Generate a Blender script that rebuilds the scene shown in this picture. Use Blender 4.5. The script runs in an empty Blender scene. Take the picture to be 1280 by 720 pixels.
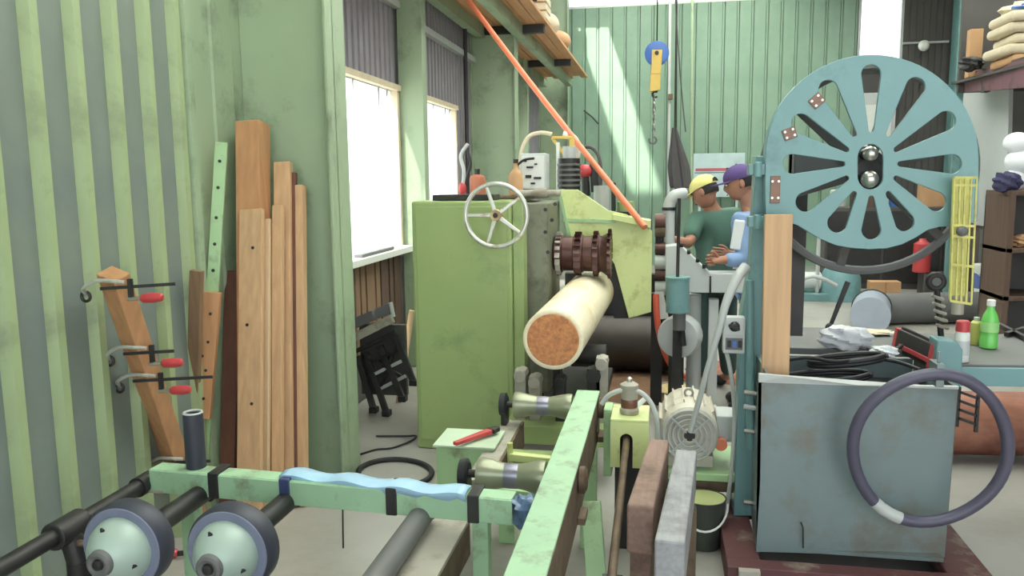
import bpy, bmesh, math, random
from mathutils import Vector, Matrix, Euler
random.seed(7)
SC = bpy.context.scene
COL = SC.collection
PI = math.pi

# ---------------------------------------------------------------- camera
F = 1000.0
CAM = Vector((0, 0, 1.6))
AY = Vector((827 - 640, 360 - 222, -F)).normalized()
AU = Vector((-.012, 1, 0)); AU.z = -(AU.x*AY.x + AU.y*AY.y)/AY.z; AU.normalize()
AX = AY.cross(AU)
RM = Matrix((AX, AY, AU))
cd = bpy.data.cameras.new('camera'); cam = bpy.data.objects.new('camera', cd); COL.objects.link(cam)
cd.sensor_width = 36; cd.lens = F/1280*36; cd.clip_start = .05; cd.clip_end = 300
cam.matrix_world = Matrix.Translation(CAM) @ RM.to_4x4()
SC.camera = cam

# ---------------------------------------------------------------- world, sun, exposure
W = bpy.data.worlds.new('sky'); SC.world = W; W.use_nodes = True
bg = W.node_tree.nodes['Background']; bg.inputs[0].default_value = (.86, .95, 1.0, 1); bg.inputs[1].default_value = 1.5
SUND = Vector((.5, 1, -1.5)).normalized()
sl = bpy.data.lights.new('sun', 'SUN'); sl.energy = 7; sl.angle = .03; sl.color = (1, .95, .85)
so = bpy.data.objects.new('sun', sl); COL.objects.link(so); so.rotation_euler = SUND.to_track_quat('-Z', 'Y').to_euler()
so.location = (-6, -6, 12)
SC.view_settings.view_transform = 'Standard'; SC.view_settings.look = 'None'; SC.view_settings.gamma = 1
SC.view_settings.use_curve_mapping = False; SC.view_settings.exposure = 1.02
SC.cycles.max_bounces = 8; SC.cycles.diffuse_bounces = 4; SC.cycles.use_denoising = True
SC.cycles.sample_clamp_indirect = 6

# ---------------------------------------------------------------- helpers
def P(px, py, x=None, y=None, z=None):
    d = RM @ Vector((px - 640, 360 - py, -F))
    t = (x - CAM.x)/d.x if x is not None else (y - CAM.y)/d.y if y is not None else (z - CAM.z)/d.z
    return CAM + d*t
def lin(c): return tuple(((v/255)/12.92 if v/255 <= .04045 else ((v/255 + .055)/1.055)**2.4) for v in c)

def mat(name, col, rough=.6, metal=0.0, var=.12, scale=5, stretch=(1, 1, 1), bump=0.0, dirt=None, dirt_amt=.5, dirt_scale=3, spec=.5, speck=None):
    m = bpy.data.materials.new(name); m.use_nodes = True
    n = m.node_tree.nodes; l = m.node_tree.links; b = n['Principled BSDF']
    c = lin(col)
    g_ = .2126*c[0] + .7152*c[1] + .0722*c[2]; k_ = .16 if c[1] >= c[0]*.97 else .16   # every colour pulled partway towards grey
    c = tuple(v + (g_ - v)*k_ for v in c)
    tc = n.new('ShaderNodeTexCoord'); mp = n.new('ShaderNodeMapping'); mp.inputs['Scale'].default_value = stretch
    l.new(tc.outputs['Object'], mp.inputs[0])
    nz = n.new('ShaderNodeTexNoise'); nz.inputs['Scale'].default_value = scale; nz.inputs['Detail'].default_value = 5
    l.new(mp.outputs[0], nz.inputs['Vector'])
    mx = n.new('ShaderNodeMix'); mx.data_type = 'RGBA'
    mx.inputs['A'].default_value = (*[max(0, v*(1 - 2*var)) for v in c], 1)
    mx.inputs['B'].default_value = (*[min(1, v*(1 + 2*var)) for v in c], 1)
    l.new(nz.outputs['Fac'], mx.inputs['Factor'])
    out = mx.outputs['Result']
    if dirt:
        nz2 = n.new('ShaderNodeTexNoise'); nz2.inputs['Scale'].default_value = dirt_scale; nz2.inputs['Detail'].default_value = 8
        nz2.inputs['Roughness'].default_value = .65
        l.new(tc.outputs['Object'], nz2.inputs['Vector'])
        r = n.new('ShaderNodeValToRGB'); r.color_ramp.elements[0].position = .62 - .25*dirt_amt; r.color_ramp.elements[1].position = .75
        l.new(nz2.outputs['Fac'], r.inputs[0])
        m2 = n.new('ShaderNodeMix'); m2.data_type = 'RGBA'; m2.inputs['B'].default_value = (*lin(dirt), 1)
        l.new(out, m2.inputs['A']); l.new(r.outputs[0], m2.inputs['Factor']); out = m2.outputs['Result']
    l.new(out, b.inputs['Base Color'])
    b.inputs['Roughness'].default_value = rough; b.inputs['Metallic'].default_value = metal
    b.inputs['Specular IOR Level'].default_value = spec
    if bump:
        bp = n.new('ShaderNodeBump'); bp.inputs['Strength'].default_value = bump; bp.inputs['Distance'].default_value = .02
        l.new(nz.outputs['Fac'], bp.inputs['Height']); l.new(bp.outputs[0], b.inputs['Normal'])
    return m

class MB:
    def __init__(s): s.v = []; s.f = []; s.sm = []
    def add(s, vs, fs, smooth=False):
        k = len(s.v); s.v += [Vector(v) for v in vs]
        for f in fs: s.f.append([i + k for i in f]); s.sm.append(smooth)
        return s
    def box(s, a, b):
        x0, x1 = sorted((a[0], b[0])); y0, y1 = sorted((a[1], b[1])); z0, z1 = sorted((a[2], b[2]))
        return s.add([(x0,y0,z0),(x1,y0,z0),(x1,y1,z0),(x0,y1,z0),(x0,y0,z1),(x1,y0,z1),(x1,y1,z1),(x0,y1,z1)],
                     [(0,3,2,1),(4,5,6,7),(0,1,5,4),(1,2,6,5),(2,3,7,6),(3,0,4,7)])
    def beam(s, p0, p1, w, h, side=(1, 0, 0), w1=None, h1=None):
        p0 = Vector(p0); p1 = Vector(p1); d = (p1 - p0).normalized(); sv = Vector(side)
        sv = (sv - d*sv.dot(d)).normalized(); u = sv.cross(d).normalized()
        w1 = w if w1 is None else w1; h1 = h if h1 is None else h1
        vs = []
        for p, a, b in ((p0, w, h), (p1, w1, h1)):
            for i, j in ((-1,-1),(1,-1),(1,1),(-1,1)): vs.append(p + sv*a*.5*i + u*b*.5*j)
        return s.add(vs, [(0,1,2,3),(7,6,5,4),(0,4,5,1),(1,5,6,2),(2,6,7,3),(3,7,4,0)])
    def _fr(s, d):
        d = d.normalized(); a = Vector((0,0,1)) if abs(d.z) < .9 else Vector((1,0,0))
        u = d.cross(a).normalized(); return u, d.cross(u).normalized()
    def cyl(s, p0, p1, r0, r1=None, seg=20, caps=True):
        p0 = Vector(p0); p1 = Vector(p1); r1 = r0 if r1 is None else r1
        u, w = s._fr(p1 - p0); vs = []
        for p, r in ((p0, r0), (p1, r1)):
            for i in range(seg):
                a = 2*PI*i/seg; vs.append(p + (u*math.cos(a) + w*math.sin(a))*r)
        s.add(vs, [(i, (i+1) % seg, seg + (i+1) % seg, seg + i) for i in range(seg)], True)
        if caps:
            s.add(vs[:seg], [tuple(range(seg))[::-1]]); s.add(vs[seg:], [tuple(range(seg))])
        return s
    def lathe(s, prof, o, ax, seg=28, flute=None):
        # prof: list of (distance along axis, radius)
        o = Vector(o); ax = Vector(ax).normalized(); u, w = s._fr(ax); vs = []; fs = []
        for j, (t, r) in enumerate(prof):
            for i in range(seg):
                a = 2*PI*i/seg; rr = r if flute is None else r + flute(a, j)
                vs.append(o + ax*t + (u*math.cos(a) + w*math.sin(a))*rr)
        for j in range(len(prof) - 1):
            for i in range(seg): fs.append((j*seg+i, j*seg+(i+1) % seg, (j+1)*seg+(i+1) % seg, (j+1)*seg+i))
        s.add(vs, fs, True)
        s.add(vs[:seg], [tuple(range(seg))[::-1]]); s.add(vs[-seg:], [tuple(range(seg))])
        return s
    def tube(s, pts, r, seg=8, closed=False, smooth_n=0):
        pts = [Vector(p) for p in pts]
        if smooth_n: pts = spline(pts, smooth_n, closed)
        n = len(pts); vs = []; fs = []; pu = None
        for k, p in enumerate(pts):
            if closed: d = pts[(k+1) % n] - pts[k-1]
            else: d = pts[min(k+1, n-1)] - pts[max(k-1, 0)]
            d.normalize()
            if pu is None: u, w = s._fr(d)
            else:
                u = (pu - d*pu.dot(d)).normalized(); w = d.cross(u)
            pu = u
            rr = r(k/(n-1)) if callable(r) else r
            for i in range(seg):
                a = 2*PI*i/seg; vs.append(p + (u*math.cos(a) + w*math.sin(a))*rr)
        m = n if closed else n - 1
        for k in range(m):
            for i in range(seg):
                k2 = (k+1) % n; fs.append((k*seg+i, k*seg+(i+1) % seg, k2*seg+(i+1) % seg, k2*seg+i))
        s.add(vs, fs, True)
        if not closed:
            s.add(vs[:seg], [tuple(range(seg))[::-1]]); s.add(vs[-seg:], [tuple(range(seg))])
        return s
    def torus(s, c, ax, R, r, seg=40, sg=8, a0=0, a1=2*PI):
        c = Vector(c); u, w = s._fr(Vector(ax)); full = abs(a1 - a0 - 2*PI) < 1e-6
        n = seg if full else seg + 1
        return s.tube([c + (u*math.cos(a0+(a1-a0)*i/seg) + w*math.sin(a0+(a1-a0)*i/seg))*R for i in range(n)], r, sg, full)
    def prism(s, pts, ext):
        pts = [Vector(p) for p in pts]; e = Vector(ext); n = len(pts)
        vs = pts + [p + e for p in pts]
        return s.add(vs, [tuple(range(n))[::-1], tuple(range(n, 2*n))] + [(i, (i+1) % n, n+(i+1) % n, n+i) for i in range(n)])
    def ell(s, c, r, seg=16, rings=10, rot=None, fn=None):
        c = Vector(c); vs = []; fs = []
        for j in range(rings + 1):
            th = PI*j/rings
            for i in range(seg):
                a = 2*PI*i/seg; d = Vector((math.sin(th)*math.cos(a), math.sin(th)*math.sin(a), math.cos(th)))
                if fn: d = fn(d)
                d = Vector((d.x*r[0], d.y*r[1], d.z*r[2]))
                if rot: d = rot @ d
                vs.append(c + d)
        for j in range(rings):
            for i in range(seg): fs.append((j*seg+i, (j+1)*seg+i, (j+1)*seg+(i+1) % seg, j*seg+(i+1) % seg))
        return s.add(vs, fs, True)
    def build(s, name, m, parent=None, bev=0, loc=None):
        me = bpy.data.meshes.new(name); o = bpy.data.objects.new(name, me); COL.objects.link(o)
        root = parent
        while root is not None and root.parent is not None: root = root.parent
        if root is not None: org = Vector(root.location)
        elif loc is not None: org = Vector(loc)
        else:
            xs = [v.x for v in s.v]; ys = [v.y for v in s.v]; zs = [v.z for v in s.v]
            org = Vector(((min(xs)+max(xs))/2, (min(ys)+max(ys))/2, min(zs)))
        me.from_pydata([v - org for v in s.v], [], s.f)
        me.polygons.foreach_set('use_smooth', s.sm)
        bm = bmesh.new(); bm.from_mesh(me); bmesh.ops.remove_doubles(bm, verts=bm.verts, dist=1e-5)
        bmesh.ops.recalc_face_normals(bm, faces=bm.faces)
        for e in bm.edges:
            if len(e.link_faces) == 2 and e.calc_face_angle(0) > .7: e.smooth = False
        bm.to_mesh(me); bm.free()
        me.materials.append(m)
        if parent is not None: o.parent = parent
        else: o.location = org
        if bev:
            b = o.modifiers.new('bevel', 'BEVEL'); b.width = bev; b.segments = 2; b.limit_method = 'ANGLE'; b.angle_limit = .7
        return o

def spline(pts, n, closed=False):
    out = []; N = len(pts)
    for k in range(N if closed else N - 1):
        if closed: p0, p1, p2, p3 = pts[k-1], pts[k], pts[(k+1) % N], pts[(k+2) % N]
        else: p0, p1, p2, p3 = pts[max(k-1,0)], pts[k], pts[k+1], pts[min(k+2,N-1)]
        for i in range(n):
            t = i/n
            out.append(.5*((2*p1) + (p2-p0)*t + (2*p0-5*p1+4*p2-p3)*t*t + (3*p1-p0-3*p2+p3)*t**3))
    if not closed: out.append(pts[-1].copy())
    return out

def thing(name, label, cat, loc, group=None):
    o = bpy.data.objects.new(name, None); COL.objects.link(o); o.location = loc; o.empty_display_size = .05
    o['label'] = label; o['category'] = cat
    if group: o['group'] = group
    return o
def tag(o, label, cat, group=None, kind=None):
    o['label'] = label; o['category'] = cat
    if group: o['group'] = group
    if kind: o['kind'] = kind
    return o
def struct(o):
    o['kind'] = 'structure'; return o
def share(src, name, parent, off):
    o = bpy.data.objects.new(name, src.data); COL.objects.link(o); o.parent = parent; o.location = Vector(src.location) + Vector(off); return o
def copy_tree(o, parent=None):
    c = o.copy(); COL.objects.link(c); c.parent = parent
    for ch in list(o.children): copy_tree(ch, c)
    return c
def outline(px, y): return [P(a, b, y=y) for a, b in px]

def text_mesh(txt, size, name, m, parent, pos, ydir=0):
    cu = bpy.data.curves.new(name, 'FONT'); cu.body = txt; cu.size = size; cu.extrude = .0006; cu.align_x = 'CENTER'; cu.align_y = 'CENTER'
    t = bpy.data.objects.new(name, cu); COL.objects.link(t)
    dg = bpy.context.evaluated_depsgraph_get(); me = bpy.data.meshes.new_from_object(t.evaluated_get(dg))
    bpy.data.objects.remove(t)
    o = bpy.data.objects.new(name, me); COL.objects.link(o); me.materials.clear(); me.materials.append(m)
    o.parent = parent; o.location = Vector(pos) - Vector(parent.location); o.rotation_euler = (PI/2, 0, ydir)
    return o

def holed(name, outer, holes, m, parent, back, thick):
    """flat plate with holes: outer and holes are lists of world points on a plane of constant y"""
    y = outer[0].y
    cu = bpy.data.curves.new(name, 'CURVE'); cu.dimensions = '2D'; cu.fill_mode = 'BOTH'; cu.extrude = thick/2; cu.bevel_depth = .002; cu.bevel_resolution = 1
    for ring in [outer] + holes:
        sp = cu.splines.new('POLY'); sp.points.add(len(ring) - 1); sp.use_cyclic_u = True
        for q, p in zip(sp.points, ring): q.co = (p.x, p.z, 0, 1)
    t = bpy.data.objects.new(name, cu); COL.objects.link(t)
    dg = bpy.context.evaluated_depsgraph_get(); me = bpy.data.meshes.new_from_object(t.evaluated_get(dg)); bpy.data.objects.remove(t)
    org = Vector(parent.location)
    for v in me.vertices:
        x, z, d = v.co; v.co = Vector((x, y + thick/2 - d, z)) - org
    me.flip_normals() if False else None
    bm = bmesh.new(); bm.from_mesh(me); bmesh.ops.recalc_face_normals(bm, faces=bm.faces)
    bm.to_mesh(me); bm.free(); me.materials.clear(); me.materials.append(m)
    o = bpy.data.objects.new(name, me); COL.objects.link(o); o.parent = parent
    return o

# ---------------------------------------------------------------- materials
GREEN_W = mat('green_flat_sheen', (126, 138, 128), .42, 0, .08, 3, dirt=(116, 126, 128), dirt_amt=.7, dirt_scale=1.6)  # dusty flats; the greyer, bluer base also holds a painted grazing-angle sheen
GREEN_R = mat('green_rib_lit', (158, 178, 126), .5, 0, .08, 4, dirt=(130, 142, 112), dirt_amt=.4, dirt_scale=5)  # yellower than the flats: the lit look of the ribs put into colour
GREEN_C = mat('green_column', (152, 174, 138), .5, 0, .08, 2.5, dirt=(110, 120, 100), dirt_amt=.35)
GREEN_B = mat('green_back_sheet', (126, 160, 134), .45, 0, .08, 2, dirt=(120, 150, 130), dirt_amt=.5)
GREY_P = mat('grey_purple_sheet', (146, 140, 148), .6, 0, .10, 6)
BROWN_W = mat('brown_board', (92, 68, 54), .7, 0, .2, 3, (14, 14, 1))
BROWN_L = mat('pale_brown_board', (138, 106, 76), .7, 0, .2, 3, (14, 14, 1))
CONC = mat('concrete', (164, 161, 154), .38, 0, .10, 2, bump=.04, dirt=(140, 132, 122), dirt_amt=.6, dirt_scale=1.3)
EARTH = mat('outside_ground', (190, 188, 180), .9, 0, .1, 1)
ROOFM = mat('roof_sheet', (120, 122, 118), .7, 0, .1, 2)
DARK = mat('dark_brown_sheet', (84, 80, 78), .7, 0, .1, 4)
WHITEM = mat('white_paint', (225, 228, 222), .5, 0, .03, 4)
TEALP = mat('teal_post', (100, 150, 148), .5, 0, .08, 4, dirt=(80, 100, 95), dirt_amt=.3)
TEAL = mat('teal_machine', (108, 156, 160), .38, 0, .06, 3, dirt=(90, 120, 118), dirt_amt=.25)
BLUEG = mat('blue_grey_steel', (116, 134, 136), .36, .15, .10, 3, dirt=(112, 98, 82), dirt_amt=.55, dirt_scale=4)
LATHE = mat('olive_green_cabinet', (150, 172, 100), .30, 0, .07, 3, dirt=(120, 140, 96), dirt_amt=.25)
LATHE_L = mat('pale_green_paint', (160, 200, 140), .4, 0, .07, 6, dirt=(120, 120, 90), dirt_amt=.3, dirt_scale=8)
YELG = mat('yellow_green_paint', (210, 222, 136), .42, 0, .07, 4, dirt=(160, 160, 80), dirt_amt=.35, dirt_scale=7)
MINT = mat('mint_paint', (158, 202, 158), .45, 0, .10, 7, dirt=(120, 120, 95), dirt_amt=.35, dirt_scale=9)
RUST = mat('rusty_steel', (112, 92, 70), .7, .2, .2, 12, dirt=(80, 60, 48), dirt_amt=.6, dirt_scale=10)
DUSTY = mat('dusty_grey_steel', (172, 166, 152), .6, .1, .1, 8, dirt=(130, 115, 95), dirt_amt=.5, dirt_scale=9)
STEEL = mat('bright_steel', (200, 198, 190), .28, .9, .06, 10)
CHROME = mat('worn_steel_rim', (214, 214, 208), .35, .6, .08, 20, dirt=(150, 130, 100), dirt_amt=.4, dirt_scale=20)
IRON = mat('dark_iron', (60, 58, 58), .5, .5, .15, 15)
BLACK = mat('black_rubber', (38, 38, 42), .55, 0, .1, 10)
TYRE = mat('grey_black_tyre', (58, 60, 74), .5, 0, .08, 10)
TYRE_G = mat('grey_tyre_wall', (118, 124, 150), .45, 0, .08, 10)
HUBM = mat('silver_green_hub', (170, 192, 180), .42, .1, .05, 4)
WOOD_P = mat('pine', (205, 160, 112), .6, 0, .16, 2.2, (16, 16, .8), bump=.05)
WOOD_O = mat('orange_pine', (196, 138, 86), .6, 0, .16, 2.2, (16, 16, .8), bump=.05)
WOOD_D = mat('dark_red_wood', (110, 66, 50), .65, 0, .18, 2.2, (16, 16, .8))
WOOD_L = mat('pale_timber', (216, 182, 136), .6, 0, .12, 2.2, (16, 16, .8))
WOOD_Y = mat('weathered_red_timber', (150, 118, 104), .75, 0, .2, 3, (20, 2, 20), dirt=(96, 74, 62), dirt_amt=.6, dirt_scale=6)
WOOD_G = mat('weathered_grey_timber', (158, 158, 162), .7, 0, .16, 3, (20, 2, 20), dirt=(104, 100, 104), dirt_amt=.5, dirt_scale=6)
LOFTW = mat('loft_plank', (200, 142, 86), .65, 0, .16, 2, (12, 1, 12))
LOGM = mat('peeled_log', (240, 226, 190), .5, 0, .08, 3, (14, 1.2, 14), dirt=(214, 176, 116), dirt_amt=.35, dirt_scale=4)
LOGE = mat('sawn_log_end', (196, 122, 68), .8, 0, .34, 46, bump=.25, dirt=(222, 158, 100), dirt_amt=.6, dirt_scale=30)
CUT = mat('brown_cutter_steel', (88, 56, 50), .38, .5, .2, 10)
ORANGE = mat('orange_hose_rubber', (244, 124, 76), .45, 0, .06, 10)
ORANGE_R = mat('red_orange_hose_rubber', (240, 92, 60), .45, 0, .06, 10)
REDP = mat('red_plastic', (206, 56, 62), .4, 0, .06, 10)
PURPLEB = mat('maroon_beam', (128, 80, 94), .55, 0, .12, 6, dirt=(70, 50, 50), dirt_amt=.4, dirt_scale=5)
MAROON = mat('maroon_skid', (98, 52, 54), .6, 0, .15, 6, dirt=(150, 140, 126), dirt_amt=.3, dirt_scale=7)
GREYP = mat('grey_pipe', (186, 190, 188), .45, 0, .06, 6)
GREYD = mat('dark_grey', (104, 104, 104), .6, 0, .1, 6)
PANELG = mat('pale_grey_panel', (196, 200, 200), .5, 0, .04, 2)
SACK = mat('sack_cloth', (216, 200, 168), .8, 0, .1, 8)
CARD = mat('cardboard', (200, 150, 100), .8, 0, .08, 6)
BLUEP = mat('blue_plastic', (60, 112, 196), .4, 0, .08, 6)
BLUET = mat('blue_sheet', (160, 204, 238), .45, 0, .14, 12)
YELLOW = mat('yellow_paint', (226, 186, 60), .45, 0, .08, 8)
YELW = mat('yellow_guard', (206, 200, 84), .45, 0, .1, 8, dirt=(150, 140, 70), dirt_amt=.4, dirt_scale=14)
HINGE = mat('brown_hinge', (134, 100, 84), .5, .3, .15, 12)
HOOPM = mat('purple_grey_hose', (84, 80, 102), .4, 0, .1, 6)
BEIGE = mat('beige_motor', (206, 198, 182), .5, .1, .08, 8, dirt=(150, 136, 116), dirt_amt=.4, dirt_scale=9)
SKIN = mat('skin', (176, 118, 90), .55, 0, .06, 14)
HAIR = mat('black_hair', (36, 32, 30), .7, 0, .1, 20)
CAPY = mat('yellow_cap_cloth', (232, 222, 120), .8, 0, .06, 12)
CAPP = mat('purple_cap_cloth', (88, 64, 128), .8, 0, .06, 12)
SHIRTG = mat('green_shirt_cloth', (72, 112, 96), .85, 0, .10, 9)
SHIRTB = mat('pale_blue_shirt_cloth', (128, 160, 206), .85, 0, .12, 9)
TROUS = mat('dark_green_trousers', (62, 88, 86), .85, 0, .1, 9)
TROUG = mat('grey_trousers', (96, 98, 100), .85, 0, .1, 9)
WHITEC = mat('white_cloth', (226, 230, 234), .8, 0, .05, 9)
DARKC = mat('charcoal_cloth', (76, 72, 74), .85, 0, .14, 8)
GLASSY = mat('green_drink', (96, 206, 70), .2, 0, .05, 6)
BAGM = mat('white_plastic_bag', (226, 226, 232), .35, 0, .08, 14, bump=.4)
SAWDUST = mat('sawdust', (222, 196, 130), .95, 0, .15, 30, bump=.4)
BROWNF = mat('brown_sawdust', (128, 92, 62), .95, 0, .2, 12, bump=.3)
JARM = mat('brown_oil', (118, 74, 56), .25, 0, .1, 6)

def glass_mat(name, tint, transl=.25):
    m = bpy.data.materials.new(name); m.use_nodes = True; n = m.node_tree.nodes; l = m.node_tree.links
    n.remove(n['Principled BSDF']); out = n['Material Output']
    t = n.new('ShaderNodeBsdfTransparent'); t.inputs[0].default_value = (*tint, 1)
    d = n.new('ShaderNodeBsdfTranslucent'); d.inputs[0].default_value = (*tint, 1)
    g = n.new('ShaderNodeBsdfGlossy'); g.inputs['Roughness'].default_value = .08
    a = n.new('ShaderNodeMixShader'); a.inputs[0].default_value = transl; l.new(t.outputs[0], a.inputs[1]); l.new(d.outputs[0], a.inputs[2])
    b = n.new('ShaderNodeMixShader'); b.inputs[0].default_value = .05; l.new(a.outputs[0], b.inputs[1]); l.new(g.outputs[0], b.inputs[2])
    l.new(b.outputs[0], out.inputs[0]); return m
PANE = glass_mat('hazy_pane', (.95, .97, .97), .25)
SKYL = glass_mat('added_skylight', (.92, .94, .9), 1.0)

# ---------------------------------------------------------------- structure
WX = -2.15; YB = 15.0; ZR = 5.0; YF = -4.0; XR = 7.5
def S(mb, name, m, parent=None, bev=0):
    o = mb.build(name, m, parent, bev); return struct(o)
S(MB().box((-2.5, YF - 1, -.1), (XR + .2, YB + .3, 0)), 'floor', CONC)
gd = S(MB().box((-40, -40, -.3), (40, 60, -.12)), 'ground', EARTH)

# left wall: backing sheet with two window openings, each corrugated sheet a piece of it
W1 = (4.55, 6.45, 1.06, 2.33); W2 = (6.78, 8.36, 1.06, 2.33); W3 = (10.4, 11.6, 1.06, 2.33)
b = MB(); T0, T1 = WX - .06, WX - .03
b.box((T0, YF, 0), (T1, W1[0], ZR))
for a, c in ((W1, W2), (W2, W3), (W3, None)):
    b.box((T0, a[0], 0), (T1, a[1], a[2])); b.box((T0, a[0], a[3]), (T1, a[1], ZR))
    b.box((T0, a[1], 0), (T1, c[0] if c else YB, ZR))
wl = S(b, 'wall_left', GREY_P)
pitch = .2135
ribbase = None
Y0 = 3.405 - pitch*34
for i in range(34):
    if ribbase is None:
        q = MB(); y = Y0; d = .034
        # flat pan with a raised trapezoid rib at its far side
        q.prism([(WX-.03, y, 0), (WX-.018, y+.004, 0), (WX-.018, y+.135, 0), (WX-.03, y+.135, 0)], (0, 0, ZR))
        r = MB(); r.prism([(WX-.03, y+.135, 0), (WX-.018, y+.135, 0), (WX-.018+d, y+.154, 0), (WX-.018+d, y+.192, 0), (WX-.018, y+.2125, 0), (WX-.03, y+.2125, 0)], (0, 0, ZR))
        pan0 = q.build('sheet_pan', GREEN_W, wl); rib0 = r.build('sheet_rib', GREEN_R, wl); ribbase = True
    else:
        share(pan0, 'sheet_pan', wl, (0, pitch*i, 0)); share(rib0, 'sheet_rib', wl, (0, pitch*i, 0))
# flat flashing beside the first column
MB().prism([(WX-.02, 3.41, 0), (WX+.015, 3.425, 0), (WX+.015, 3.47, 0), (WX-.01, 3.48, 0), (WX-.01, 3.66, 0), (WX+.0, 3.67, 0), (WX+.0, 3.85, 0), (WX-.02, 3.86, 0)], (0, 0, ZR)).build('flashing', GREEN_C, wl)
# grey sheets above, beside and between the windows
def grey_sheets(y0, y1, z0, z1):
    q = MB(); n = max(1, int((y1-y0)/.11)); w = (y1-y0)/n
    for i in range(n):
        y = y0 + i*w
        q.prism([(WX-.03, y+.003, z0), (WX-.008, y+.008, z0), (WX-.008, y+w*.55, z0), (WX-.022, y+w*.65, z0), (WX-.022, y+w-.003, z0), (WX-.03, y+w-.003, z0)], (0, 0, z1-z0))
    return q.build('corrugated_sheet', GREY_P, wl)
grey_sheets(4.2, 6.45, 2.36, ZR); grey_sheets(6.65, 9.15, 2.36, ZR); grey_sheets(8.38, 9.15, 0, 2.36); grey_sheets(9.3, 11.7, 2.36, ZR)
grey_sheets(4.15, 4.55, 0, 2.36); grey_sheets(6.66, 6.78, 0, 2.36); grey_sheets(6.78, 8.36, 0, 1.03); grey_sheets(9.3, 10.38, 0, 2.36); grey_sheets(11.62, 14.4, 0, 3.3)
# vertical boards under the first window
for i in range(19):
    y = 4.45 + i*.105
    MB().box((WX-.03, y, .30), (WX-.002 + .004*(i % 3), y+.086, 1.02)).build('board', BROWN_L if 9 <= i <= 13 else BROWN_W, wl, .003)
MB().box((WX-.03, 4.2, .0), (WX+.01, 6.5, .29)).build('kick_board', DARK, wl)
# horizontal girts (pale rails) above the windows
for z in (2.92, ):
    MB().box((WX-.01, 6.7, z), (WX+.05, 9.15, z+.06)).build('girt', GREYP, wl)
MB().box((WX-.01, 4.2, 2.98), (WX+.05, 6.45, 3.04)).build('girt', GREYP, wl)

# windows
for k, w in enumerate((W1, W2, W3)):
    q = MB()
    q.box((WX-.06, w[0]-.03, w[3]), (WX+.03, w[1]+.03, w[3]+.045)); q.box((WX-.06, w[0]-.03, w[2]), (WX+.01, w[0]+.02, w[3])); q.box((WX-.06, w[1]-.02, w[2]), (WX+.01, w[1]+.03, w[3]))
    wf = S(q, 'window_%d' % (k+1), SACK)
    MB().box((WX-.09, w[0]-.02, w[2]-.05), (WX+.10, w[1]+.02, w[2])).build('sill', WHITEM, wf, .004)
    n = 2 if k == 0 else 1
    for j in range(n):
        y0 = w[0] + (w[1]-w[0])*j/n; y1 = w[0] + (w[1]-w[0])*(j+1)/n
        MB().box((WX-.05, y0, w[2]), (WX-.045, y1, w[3])).build('pane', PANE, wf)
    # torn dark strips hanging from the head of the window
    for y, ln, wd in ((w[0]+(w[1]-w[0])*.52, .10, .03), (w[0]+(w[1]-w[0])*.80, .26, .035), (w[0]+(w[1]-w[0])*.90, .08, .05)):
        MB().prism([(WX-.03, y, w[3]), (WX-.03, y+wd, w[3]), (WX-.03, y+wd*.7, w[3]-ln), (WX-.03, y+wd*.45, w[3]-ln*1.05)], (.004, 0, 0)).build('torn_strip', GREYP, wf)

# steel columns on the left wall (web facing the camera, flange on the room side)
def hcol(yc, x1, depth=.24, top=ZR, m=GREEN_C):
    q = MB(); q.box((WX, yc-.006+depth*.35, 0), (x1, yc+.006+depth*.35, top)); q.box((x1-.016, yc, 0), (x1, yc+depth, top)); q.box((WX-.02, yc, 0), (WX-.004, yc+depth, top))
    return S(q, 'column', m, None, .003)
c1 = hcol(3.86, -1.645); c2 = hcol(9.15, -1.645, .2); c3 = hcol(14.4, -1.645, .2)
S(MB().box((WX, 6.5, 0), (-1.94, 6.62, ZR)), 'column', GREEN_C, None, .005)
S(MB().box((WX, 11.8, 0), (-1.94, 11.92, ZR)), 'column', GREEN_C, None, .005)
S(MB().cyl((WX+.06, 8.62, 0), (WX+.06, 8.62, 3.3), .022), 'trim_1', IRON)

# back wall
b = MB(); b.box((-2.2, YB, 0), (3.30, YB+.04, 4.66)); b.box((3.30, YB, 0), (3.97, YB+.04, 3.35)); b.box((3.97, YB, 0), (XR, YB+.04, ZR)); b.box((1.9, YB, 4.66), (3.30, YB+.04, ZR))
wb = S(b, 'wall_back', DARK)
pb = .245; n = 22
for i in range(n):
    x = -2.13 + i*pb
    if i == 0:
        q = MB(); q.prism([(x+.004, YB-.004, 0), (x+.012, YB-.03, 0), (x+.2, YB-.03, 0), (x+.212, YB-.008, 0), (x+.241, YB-.008, 0), (x+.241, YB, 0), (x+.004, YB, 0)], (0, 0, 4.64))
        bp0 = q.build('sheet_panel', GREEN_B, wb)
    else: share(bp0, 'sheet_panel', wb, (i*pb, 0, 0))
for i in range(7):
    x = 3.99 + i*.105; MB().box((x, YB-.02, 0), (x+.08, YB, ZR)).build('dark_sheet', DARK, wb)
MB().cyl((3.98, YB-.06, 3.80), (4.70, YB-.06, 3.80), .02, seg=10).build('rail', GREYP, wb)
w4 = S(MB().box((-1.72, YB-.02, 4.64), (1.9, YB+.04, 4.68)), 'window_4', WHITEM)
MB().box((-1.72, YB+.01, 4.68), (1.9, YB+.015, 4.86)).build('pane', PANE, w4)
S(MB().box((-2.2, YB-.02, 4.86), (1.9, YB+.06, ZR)), 'beam', GREYP)
q = MB(); q.box((3.29, YB-.03, 3.33), (3.98, YB+.05, 3.38)); q.box((3.27, YB-.03, 3.33), (3.31, YB+.05, ZR)); q.box((3.95, YB-.03, 3.33), (3.99, YB+.05, ZR))
w5 = S(q, 'window_5', GREYP)
MB().box((3.31, YB+.01, 3.38), (3.95, YB+.015, ZR)).build('pane', PANE, w5)
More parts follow.
